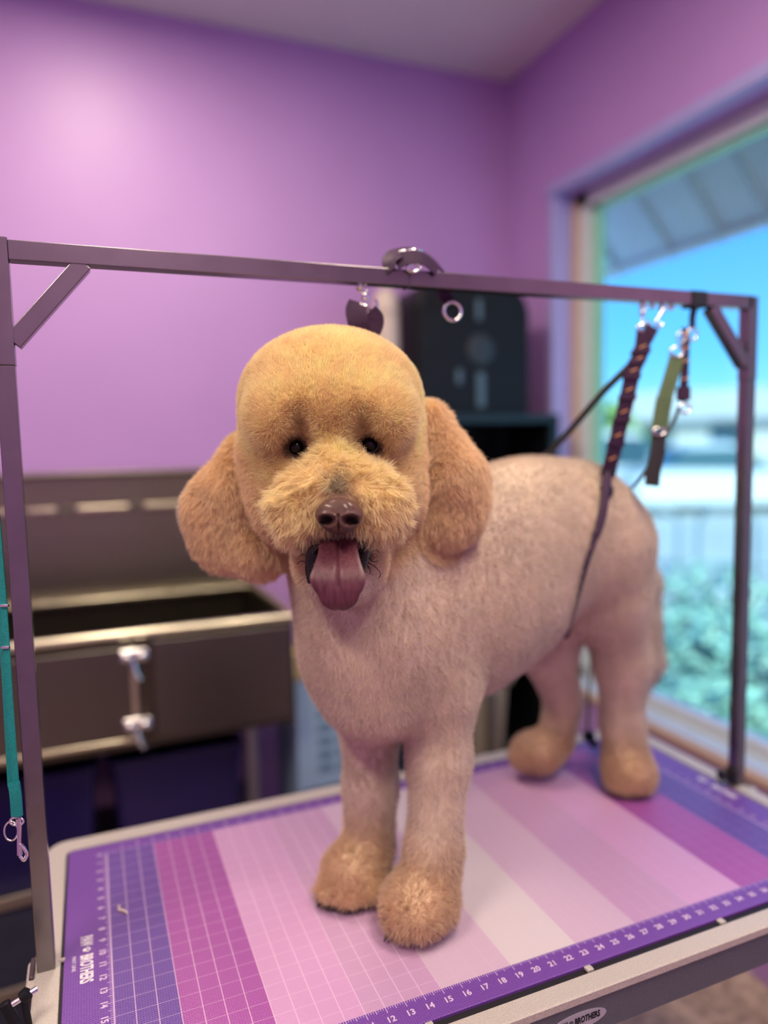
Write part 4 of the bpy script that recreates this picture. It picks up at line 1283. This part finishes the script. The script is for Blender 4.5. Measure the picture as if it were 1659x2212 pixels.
def grow_fur(nh, seed=1):
    rs = np.random.RandomState(seed)
    P4 = V_[Q_]
    d1 = P4[:, 2] - P4[:, 0]; d2 = P4[:, 3] - P4[:, 1]
    N = np.cross(d1, d2); A = np.linalg.norm(N, axis=1) / 2 + 1e-12
    VN = np.zeros_like(V_)
    for k in range(4): np.add.at(VN, Q_[:, k], N)
    VN /= np.linalg.norm(VN, axis=1)[:, None] + 1e-12
    fc = P4.mean(1)
    g = regions(fc)
    dens = A * (0.45 + 1.9 * np.maximum(g['head'], g['ear'] * .8) + .4 * g['paw'])
    dens[(fc[:, 2] < TZ + .004)] = 0
    dens *= np.where(np.minimum(ell(fc, EYE_R, (.0140, .0120, .03), HA), ell(fc, EYE_L, (.0140, .0120, .03), HA)) < 1, 0, 1)
    dens *= (1 - g['nz']) * (1 - g['tongue'] * .8)
    f = rs.choice(len(Q_), nh, p=dens / dens.sum())
    u, v = rs.rand(nh, 1), rs.rand(nh, 1)
    W = [(1 - u) * (1 - v), u * (1 - v), u * v, (1 - u) * v]
    P = sum(W[k] * V_[Q_[f, k]] for k in range(4))
    Nn = sum(W[k] * VN[Q_[f, k]] for k in range(4)); Nn /= np.linalg.norm(Nn, axis=1)[:, None]
    g = regions(P)
    L = .0075 + .0015 * g['head'] + .004 * g['ear'] + .004 * g['muzz'] + .003 * g['paw'] - .005 * g['sock'] - .004 * g['nose'] - .004 * g['mouth']
    L *= .75 + .5 * rs.rand(nh)
    L *= np.where((P[:, 2] < TZ + .016), .45, 1.0)
    down = np.array([0, 0, -1.0])
    hd = (P - np.array(MUZZLE_C)); rad = hd - (hd @ HA[2])[:, None] * HA[2][None]
    rad /= np.linalg.norm(rad, axis=1)[:, None] + 1e-9
    D = Nn + down * (.15 + .55 * g['ear'] + .35 * g['muzz'] + .35 * (1 - g['head']) * (1 - g['paw']))[:, None] + rad * (.45 * g['muzz'] * (1 - g['nose']))[:, None]
    D = D + np.array(HA[1]) * (.55 * g['head'] * (1 - g['muzz']) * (1 - g['ear']) * (1 - g['sock']))[:, None]
    fl = np.stack([wob(P, 70, 11), wob(P, 70, 12), wob(P, 70, 13)], 1)
    fl2 = np.stack([wob(P, 260, 21), wob(P, 260, 22), wob(P, 260, 23)], 1)
    amp = (.05 + .05 * g['head'] + .35 * g['muzz'] + .10 * g['paw'] + .04 * g['ear'])[:, None]
    D = D + fl * amp + fl2 * amp * .9 + rs.normal(size=(nh, 3)) * .22
    D /= np.linalg.norm(D, axis=1)[:, None]
    # never dive under the skin
    dn = (D * Nn).sum(1)
    D += Nn * np.maximum(.25 - dn, 0)[:, None]
    D /= np.linalg.norm(D, axis=1)[:, None]
    curl = fl2 * (.08 + .9 * g['muzz'] + .22 * g['paw'] + .2 * g['ear'])[:, None] + down * (.12 + .3 * g['ear'] + .4 * g['muzz'])[:, None]
    pts = np.empty((nh, 4, 3))
    for j, t in enumerate((0, .35, .7, 1.0)):
        pts[:, j] = P - Nn * .0015 * (t == 0) + D * (L * t)[:, None] + curl * (L * t * t * .55)[:, None]
    pts[:, :, 2] = np.maximum(pts[:, :, 2], TZ + .0012)
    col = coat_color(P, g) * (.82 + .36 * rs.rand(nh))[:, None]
    return pts, np.clip(col, .004, .97), g


NH = 520000
pts_, hc_, gg_ = grow_fur(NH)
hcv = bpy.data.hair_curves.new('fur')
hcv.add_curves([4] * NH)
hcv.attributes['position'].data.foreach_set('vector', (pts_ - DOG_AT).astype(np.float32).ravel())
ra = hcv.attributes.get('radius') or hcv.attributes.new('radius', 'FLOAT', 'POINT')
rad_ = np.tile(np.array([.00026, .00023, .00016, .00005], dtype=np.float32), NH)
ra.data.foreach_set('value', rad_)
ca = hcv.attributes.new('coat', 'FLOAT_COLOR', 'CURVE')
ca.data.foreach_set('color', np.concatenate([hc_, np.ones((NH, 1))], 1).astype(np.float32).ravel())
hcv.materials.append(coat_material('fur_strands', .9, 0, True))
fur = bpy.data.objects.new('fur', hcv)
COL.objects.link(fur)
fur.parent = dog
fur['kind'] = 'stuff'
fur['label'] = 'short clipped curly coat'

# eyes
m_eye = mat('dark_wet_eye', (.004, .003, .002), .10, spec=.30)
m_rimeye = mat('dark_eyelid', (.02, .012, .010), .35)
def V(a): return Vector([float(x) for x in a])
HX, HY, HZ = V(HA[0]), V(HA[1]), V(HA[2])
for c_ in (EYE_R, EYE_L):
    c = V(c_)
    bm = new()
    bmesh.ops.create_uvsphere(bm, u_segments=28, v_segments=18, radius=.0128)
    bmesh.ops.translate(bm, vec=c, verts=bm.verts)
    ey = obj('eye', bm, m_eye, dog, True)
    bm = new()
    P = arc(c - HZ * .0060, HX, HY, .0118, 0, 2 * PI, 26, .0100)[:-1]
    tube(bm, P, .0026, 8, close=True)
    obj('eyelid', bm, m_rimeye, ey, True)
# nose leather
m_nose = mat('brown_nose_leather', (.085, .026, .020), .34, noise=.35, nscale=260, bump=.7, bscale=1500, spec=.6, coat=.25)
c = V(NOSE_C)
bm = new()
bmesh.ops.create_uvsphere(bm, u_segments=64, v_segments=40, radius=1)
for v in bm.verts:
    x, y, z = v.co          # x right, y up, z towards the viewer
    w_ = .0268 * (1.0 - .16 * max(0, -y) + .05 * y)
    X, Y_, Z_ = x * w_, y * .0208, z * .022
    # flat front plane
    if Z_ > .012: Z_ = .012 + (Z_ - .012) * .55
    for sx_ in (-1, 1):
        dx, dy = (x * 1.0 - sx_ * .50), (y + .22)
        rr = math.sqrt((dx / .24) ** 2 + (dy / .20) ** 2)
        if z > 0 and rr < 1.5: Z_ -= .013 * (1 - rr / 1.5) ** 0.8 * (1 if rr < 1.5 else 0)
        # comma slit running outward
        dx2, dy2 = (x - sx_ * .74), (y + .36)
        r2 = math.sqrt((dx2 / .20) ** 2 + (dy2 / .09) ** 2)
        if z > 0 and r2 < 1: Z_ -= .007 * (1 - r2)
        ra_ = math.sqrt((dx / .46) ** 2 + (dy / .38) ** 2)
        if z > 0 and .75 < ra_ < 1.25: Z_ += .0015 * (1 - abs(ra_ - 1) * 4)
    if abs(x) < .07 and y < .1 and z > 0: Z_ -= .003 * (1 - abs(x) / .07)
    v.co = c + HX * X + HY * Y_ - HZ * Z_
for f in bm.faces:
    p = f.calc_center_median() - c
    x, y = p.dot(HX) / .0268, p.dot(HY) / .0208
    if p.dot(HZ) < -.001:
        for sx_ in (-1, 1):
            if ((x - sx_ * .50) / .25) ** 2 + ((y + .22) / .24) ** 2 < 1 or ((x - sx_ * .72) / .20) ** 2 + ((y + .36) / .10) ** 2 < 1: f.material_index = 1
obj('nose', bm, [m_nose, m_rimeye], dog, True)
# mouth interior and lips
m_mouth = mat('black_lip', (.008, .006, .006), .22, bump=.6, bscale=500)
bm = new()
bmesh.ops.create_uvsphere(bm, u_segments=32, v_segments=20, radius=1)
mc = V(MOUTH_C)
for v in bm.verts:
    x, y, z = v.co
    v.co = mc + HX * x * .036 + HY * (y * .019 - .004) - HZ * (z * .02 - .026)
obj('mouth', bm, m_mouth, dog, True)
for s_, P in ((1, LIP_R), (-1, LIP_L)):
    bm = new()
    tube(bm, spline([V(p) for p in P], 6), [.0016 + .0034 * math.sin(PI * min(1, (k + 1) / 26)) for k in range((len(P) - 1) * 6 + 1)], 10)
    obj('lip', bm, m_mouth, dog, True)
# tongue: rows down its length (centre, half width), cupped section
m_tong = bpy.data.materials.new('tongue'); m_tong.use_nodes = True
n = m_tong.node_tree; b = n.nodes['Principled BSDF']
t = n.nodes.new('ShaderNodeTexCoord'); mp = n.nodes.new('ShaderNodeMapping'); z_ = n.nodes.new('ShaderNodeTexNoise'); r = n.nodes.new('ShaderNodeValToRGB')
mp.inputs['Scale'].default_value = (260, 260, 45); z_.inputs['Scale'].default_value = 1.0; z_.inputs['Detail'].default_value = 4
r.color_ramp.elements[0].position = .3; r.color_ramp.elements[0].color = (.060, .010, .022, 1)
r.color_ramp.elements[1].position = .75; r.color_ramp.elements[1].color = (.13, .035, .055, 1)
n.links.new(t.outputs['Object'], mp.inputs[0]); n.links.new(mp.outputs[0], z_.inputs[0]); n.links.new(z_.outputs['Fac'], r.inputs[0]); n.links.new(r.outputs[0], b.inputs['Base Color'])
b.inputs['Roughness'].default_value = .45; b.inputs['Subsurface Weight'].default_value = .15; b.inputs['Subsurface Radius'].default_value = (.01, .003, .003)
q_ = n.nodes.new('ShaderNodeBump'); q_.inputs['Strength'].default_value = .3; q_.inputs['Distance'].default_value = .001
n.links.new(z_.outputs['Fac'], q_.inputs['Height']); n.links.new(q_.outputs[0], b.inputs['Normal'])
rows = [(V(p), w_) for p, w_ in TONGUE_ROWS]
cs = spline([p for p, _ in rows], 6); ws = spline([Vector((w_, 0, 0)) for _, w_ in rows], 6)
bm = new(); R_ = []
NS = 20
for i, (p, w3) in enumerate(zip(cs, ws)):
    w_ = max(w3.x, .0006)
    tgt = (cs[min(i + 1, len(cs) - 1)] - cs[max(i - 1, 0)]).normalized()
    nor = HX.cross(tgt).normalized()
    if nor.dot(HZ) > 0: nor = -nor          # towards the viewer
    f_ = i / (len(cs) - 1)
    ring = []
    for k in range(NS + 1):
        s = -1 + 2 * k / NS
        th = .0042 * math.sqrt(max(0, 1 - s * s)) * min(1, w_ / .012)
        cup = .006 * s * s * (1 - .6 * f_) - .0026 * math.exp(-(s / .07) ** 2) * (1 - soft(np.array([f_]), .45, .72)[0])
        ring.append(p + HX * (s * w_) + nor * (th + cup))
    for k in range(NS - 1, 0, -1):
        s = -1 + 2 * k / NS
        th = .0042 * math.sqrt(max(0, 1 - s * s)) * min(1, w_ / .012)
        cup = .006 * s * s * (1 - .6 * f_)
        ring.append(p + HX * (s * w_) + nor * (-th + cup))
    R_.append(ring)
loft(bm, R_)
obj('tongue', bm, m_tong, dog, True)
# dark claws at the toes
m_claw = mat('dark_claw', (.02, .015, .015), .35)
for c_ in CLAWS:
    c = V(c_)
    bm = new()
    d = Vector((-.85, -.5, 0)).normalized()
    tube(bm, [c - d * .012 + Vector((0, 0, .004)), c + Vector((0, 0, .003)), c + d * .006 + Vector((0, 0, -.0005))], [.0032, .0028, .0008], 8)
    obj('claw', bm, m_claw, dog, True)
# dark curls at the mouth corners
m_curl = mat('dark_curl_hair', (.03, .015, .01), .5)
bm = new()
for P in ([(0.3146, -0.4532, 1.3498), (0.3204, -0.4616, 1.3544), (0.3252, -0.4641, 1.3494)], [(0.3143, -0.4536, 1.3443), (0.3158, -0.4632, 1.3410), (0.3220, -0.4657, 1.3415)], [(0.3130, -0.4519, 1.3346), (0.3129, -0.4610, 1.3303), (0.3116, -0.4610, 1.3248)], [(0.3137, -0.4518, 1.3384), (0.3185, -0.4651, 1.3338), (0.3239, -0.4660, 1.3257), (0.3225, -0.4617, 1.3195)], [(0.3058, -0.4669, 1.3716), (0.2969, -0.4719, 1.3712), (0.2900, -0.4716, 1.3689)], [(0.2462, -0.4257, 1.3458), (0.2391, -0.4309, 1.3510), (0.2339, -0.4290, 1.3483)], [(0.2454, -0.4259, 1.3402), (0.2362, -0.4305, 1.3433), (0.2313, -0.4268, 1.3387)], [(0.2466, -0.4314, 1.3549), (0.2397, -0.4357, 1.3594), (0.2345, -0.4338, 1.3573)], [(0.3131, -0.4543, 1.3540), (0.3168, -0.4618, 1.3592), (0.3201, -0.4627, 1.3635)]):
    tube(bm, spline(P, 6), [.0007] * 3 + [.0005] * (6 * (len(P) - 1) - 4) + [.0002] * 2, 6)
o = obj('mouth_corner_hair', bm, m_curl, dog, True)
o['kind'] = 'stuff'

# ------------------------------------------------------------------ outside the window
m_asph = mat('grey_asphalt', (.40, .43, .42), .85, noise=.15, nscale=1.2)
m_conc = mat('pale_concrete', (.62, .62, .56), .8, noise=.1, nscale=2)
m_grav = mat('blue_grey_gravel', (.55, .58, .60), .8, noise=.35, nscale=30, bump=.6, bscale=40)
bm = new(); box(bm, 1.80, 70, -30, 70, -.30, -.16); struct('ground', bm, m_asph)
bm = new(); box(bm, 1.80, 3.0, -6, 8, -.16, -.10); tag(obj('gravel_bed', bm, m_grav, None), 'strip of blue grey gravel under the window outside', 'gravel', kind='structure')
def rotz(a_, c): return Matrix.Translation(Vector(c)) @ Matrix.Rotation(a_, 4, 'Z')
# pale kerb and verge across the car park, square to the line of sight through the window
far = rotz(math.radians(-48), (0, 0, 0))
def fbox(bm, f0, f1, s0, s1, z0, z1, bev=0, mi=0):  # f along the far direction, s sideways
    return box(bm, s0, s1, f0, f1, z0, z1, bev, mi=mi, mtx=far)
bm = new(); fbox(bm, 18.2, 22.5, -30, 40, -.16, -.02); struct('sidewalk', bm, m_conc)
bm = new(); fbox(bm, 22.5, 27.0, -30, 40, -.16, -.08); struct('verge', bm, mat('dry_grass', (.42, .50, .25), .9, noise=.25, nscale=3))
# sloped metal awning over the window
m_awn = mat('pale_metal_awning', (.88, .92, .84), .5, noise=.04)
m_seam = mat('awning_seam', (.66, .70, .66), .5)
aw = thing('awning', 'sloped pale metal awning with seams above the window outside', 'awning', (1.95, .2, 2.3))
bm = new()
sl = Vector((.36, 0, -.414))
a0 = Vector((1.825, 0, 2.60))
obox(bm, a0 + sl / 2 + Vector((.004, .2, .004)), sl / 2, (0, 1.9, 0), sl.cross(Vector((0, 1, 0))).normalized() * .004)
obj('sheet', bm, m_awn, aw)
bm = new(); box(bm, 2.15, 2.165, -1.7, 2.1, 2.19, 2.22, .002); obj('front_edge', bm, m_awn, aw)
for yy in (-1.2, -.85, -.5, -.15, .18, .37, .55, .75, .99, 1.3, 1.65):
    bm = new(); obox(bm, a0 + sl / 2 + Vector((-.008, yy, -.008)), sl / 2 * .98, (0, .008, 0), sl.cross(Vector((0, 1, 0))).normalized() * .008, .002)
    obj('rib', bm, m_seam, aw)
bm = new(); tube(bm, [(1.83, 1.25, 2.16), (2.14, 1.25, 2.19)], .012, 10); obj('support_arm', bm, m_white, aw, True)

# handrail near the walkway
m_rail = mat('grey_painted_rail', (.22, .27, .29), .5)
rl = thing('bike_rack', 'grey tubular rack standing on the pavement outside', 'rack', (6.4, 5.0, -.16))
def on_far(f, s, z): return far @ Vector((s, f, z))
bm = new()
for s0 in (-1.0, -.2, .6):
    P = [on_far(8.3, s0, -.16), on_far(8.3, s0, .45)] + [on_far(8.3, s0 + .3 - .3 * math.cos(t_), .45 + .22 * math.sin(t_)) for t_ in [PI * k / 8 for k in range(1, 8)]] + [on_far(8.3, s0 + .6, .45), on_far(8.3, s0 + .6, -.16)]
    bm2 = new(); tube(bm2, P, .03, 10); obj('hoop', bm2, m_rail, rl, True)
tube(bm, [on_far(8.3, -1.3, .0), on_far(8.3, 1.6, .0)], .025, 10)
obj('ground_rail', bm, m_rail, rl, True)

# cars
m_tyre = mat('tyre_rubber', (.02, .02, .02), .8)
m_cglass = mat('car_glass', (.05, .11, .14), .08, spec=.8)
def car(f, s, ang, color, label, L_=4.5, W_=1.8, H_=1.5, van=False):
    c = on_far(f, s, -.16)
    q = Matrix.Translation(c) @ Matrix.Rotation(math.radians(-48 + ang), 4, 'Z')
    t = thing('car', label, 'car', tuple(c), 'parked cars across the car park')
    def prof(pts, w0, M, name):
        bm = new()
        rings = []
        for yy, sc in ((-w0, .94), (-w0 + .12, 1), (w0 - .12, 1), (w0, .94)):
            rings.append([q @ Vector((x_ * (sc if abs(x_) > 1 else 1), yy, z_ if z_ < .5 else .5 + (z_ - .5) * (.97 if sc < 1 else 1))) for x_, z_ in pts])
        loft(bm, rings)
        return obj(name, bm, M, t, True)
    h = L_ / 2
    prof([(-h, .35), (-h + .1, .22), (h - .1, .22), (h, .38), (h - .05, .72), (h * .45, .92), (-h * .8, .98), (-h, .8)], W_ / 2, mat('car_paint', color, .25, coat=.6), 'car_body')
    if van:
        prof([(-h + .1, .96), (h * .42, .90), (h * .28, H_), (-h + .3, H_ + .02)], W_ / 2 - .12, m_cglass, 'windows')
        prof([(-h + .15, H_ - .02), (h * .30, H_ - .02), (h * .2, H_ + .1), (-h + .3, H_ + .1)], W_ / 2 - .1, mat('car_roof', color, .25), 'roof')
    else:
        prof([(-h * .72, .96), (h * .45, .90), (h * .12, H_ - .06), (-h * .42, H_ - .06)], W_ / 2 - .15, m_cglass, 'windows')
        prof([(-h * .45, H_ - .09), (h * .14, H_ - .09), (h * .06, H_), (-h * .36, H_)], W_ / 2 - .17, mat('car_roof', color, .25), 'roof')
    for x_ in (-h * .62, h * .62):
        for yy in (-W_ / 2 + .02, W_ / 2 - .20):
            bm = new(); lathe(bm, q @ Vector((x_, yy, .33)), q.to_3x3() @ Vector((0, 1, 0)), [(.2, 0), (.33, .02), (.33, .16), (.2, .18)], 20)
            obj('wheel', bm, m_tyre, t, True)


car(19.6, -1.95, 8, (.80, .80, .80), 'white van nearest the window frame across the car park', 4.8, 1.9, 1.75, True)
car(24.5, .6, -5, (.55, .62, .66), 'silver car parked across from the window between the straps')
car(24.8, 5.4, 0, (.08, .16, .30), 'dark blue car parked beside the right grooming post', 4.4)
car(28.5, 10.0, 4, (.75, .77, .78), 'white car farthest right across the car park', 4.6, 1.9, 1.7, True)
car(17.0, .6, 25, (.70, .74, .76), 'pale grey car angled nearest in the car park', 4.2)

# houses and trees far behind
m_wall_far = mat('pale_far_wall', (.70, .68, .60), .8, noise=.05, nscale=1)
m_roof_far = mat('grey_far_roof', (.45, .46, .44), .8, noise=.1, nscale=2)
def house(f, s, w_, d_, h_, rh, label):
    c = on_far(f, s, -.16)
    t = thing('building', label, 'building', tuple(c), 'buildings beyond the car park')
    bm = new(); box(bm, s - w_ / 2, s + w_ / 2, f, f + d_, -.16, h_, mtx=far); obj('wall', bm, m_wall_far, t)
    bm = new()
    A = [far @ Vector((x_, y_, z_)) for x_, y_, z_ in ((s - w_ / 2 - .4, f - .5, h_), (s - w_ / 2 - .4, f + d_ / 2, h_ + rh), (s - w_ / 2 - .4, f + d_ + .5, h_), (s - w_ / 2 - .4, f + d_ / 2, h_ - .2))]
    B = [p + (far.to_3x3() @ Vector((w_ + .8, 0, 0))) for p in A]
    loft(bm, [A, B]); obj('roof', bm, m_roof_far, t)
    for k in range(int(w_ / 3)):
        bm = new(); fbox(bm, f - .05, f + .02, s - w_ / 2 + 1 + k * 3, s - w_ / 2 + 2.4 + k * 3, .8, 2.1)
        obj('window', bm, m_cglass, t)


house(36, 2.5, 13, 7, 2.3, 1.6, 'low pale building with grey roof behind the parked cars')
house(45, 20, 14, 8, 2.8, 1.8, 'pale building far right partly behind trees')
m_leaf = mat('sunlit_leaves', (.25, .40, .12), .7, noise=.35, nscale=2)
m_leaf2 = mat('grey_green_leaves', (.42, .50, .34), .7, noise=.3, nscale=2)
m_bark = mat('bark', (.14, .10, .07), .9)
def leaf_cloud(bm, c, r, n_, size, rs):
    c = Vector(c)
    for k in range(n_):
        d = Vector(rs.normal(size=3)); d.normalize()
        p = c + Vector((d.x * r[0], d.y * r[1], d.z * r[2])) * (rs.rand() ** .4)
        a_ = Vector(rs.normal(size=3)).normalized(); b_ = a_.orthogonal().normalized()
        s = size * (.6 + .8 * rs.rand())
        vv = [bm.verts.new(p + a_ * s), bm.verts.new(p + b_ * s * .5), bm.verts.new(p - a_ * s), bm.verts.new(p - b_ * s * .5)]
        bm.faces.new(vv)
rs = np.random.RandomState(3)
def tree(f, s, h_, r, M, label):
    c = on_far(f, s, -.16)
    t = thing('tree', label, 'tree', tuple(c), 'trees beyond the car park')
    bm = new(); tube(bm, [c, c + Vector((0, 0, h_ * .5)), c + Vector((.1, 0, h_ * .8))], [.18, .14, .05], 10); obj('trunk', bm, m_bark, t, True)
    bm = new()
    for k in range(7):
        a_ = 2 * PI * k / 7
        leaf_cloud(bm, c + Vector((math.cos(a_) * r * .45, math.sin(a_) * r * .45, h_ * (.58 + .12 * (k % 3)))), (r * .6, r * .6, h_ * .26), 420, .22, rs)
    obj('foliage', bm, M, t)


tree(30, -4.2, 3.0, 1.9, m_leaf, 'bright green small tree just right of the window frame')
tree(33, -8, 4.0, 2.2, m_leaf2, 'grey green tree at the left edge of the view outside')
tree(31, 9.4, 6.0, 1.6, m_leaf2, 'tall grey green tree right of the right post')
tree(32, 15.5, 5.5, 2.6, m_leaf, 'broad green tree farthest right outside')
# shrubs below the window
m_shrub = mat('blue_green_shrub_leaves', (.22, .40, .34), .45, noise=.4, nscale=14)
sh = [((2.55, 1.10, .12), .34, 'nearest left, beside the window frame'), ((3.15, 1.75, .18), .46, 'behind the dog tail'), ((2.75, .62, .10), .34, 'in front of the right post'),
      ((3.5, 1.0, .20), .50, 'farther out, right of the tail'), ((3.9, 2.4, .25), .55, 'farthest out, beyond the hind legs'), ((2.65, .1, .10), .36, 'farthest right under the window')]
for (c, r, lb) in sh:
    t = thing('shrub', 'blue green leafy shrub ' + lb, 'shrub', (c[0], c[1], -.13), 'shrubs under the window')
    bm = new()
    for k in range(7):
        a_ = rs.rand() * 6.28
        tube(bm, [(c[0], c[1], -.13), (c[0] + math.cos(a_) * r * .3, c[1] + math.sin(a_) * r * .3, c[2]), (c[0] + math.cos(a_) * r * .6, c[1] + math.sin(a_) * r * .6, c[2] + r * .5)], [.012, .009, .004], 6)
    obj('stem', bm, m_bark, t, True)
    bm = new(); leaf_cloud(bm, (c[0], c[1], c[2] + .04), (r, r, r * .62), 900, .045, rs); obj('foliage', bm, m_shrub, t)
# pale landscaping rocks
m_rock = mat('pale_rock', (.55, .62, .62), .7, noise=.15, nscale=6)
rk = [(4.3, 3.0, .28), (5.0, 2.6, .30), (4.6, 1.9, .22), (5.4, 3.6, .26), (3.9, 1.5, .18), (4.9, 1.3, .24)]
for k, (x_, y_, r_) in enumerate(rk):
    bm = new(); bmesh.ops.create_icosphere(bm, subdivisions=3, radius=r_)
    for v in bm.verts:
        p = np.array(v.co)[None]
        v.co *= 1 + .18 * float(wob(p, 9, 40 + k)[0])
        v.co.z *= .62
        v.co += Vector((x_, y_, -.16 + r_ * .45))
    o = obj('rock', bm, m_rock, None, True, loc=(x_, y_, -.16))
    tag(o, 'pale landscaping rock lying beyond the shrubs outside', 'rock', 'pale rocks beyond the shrubs')
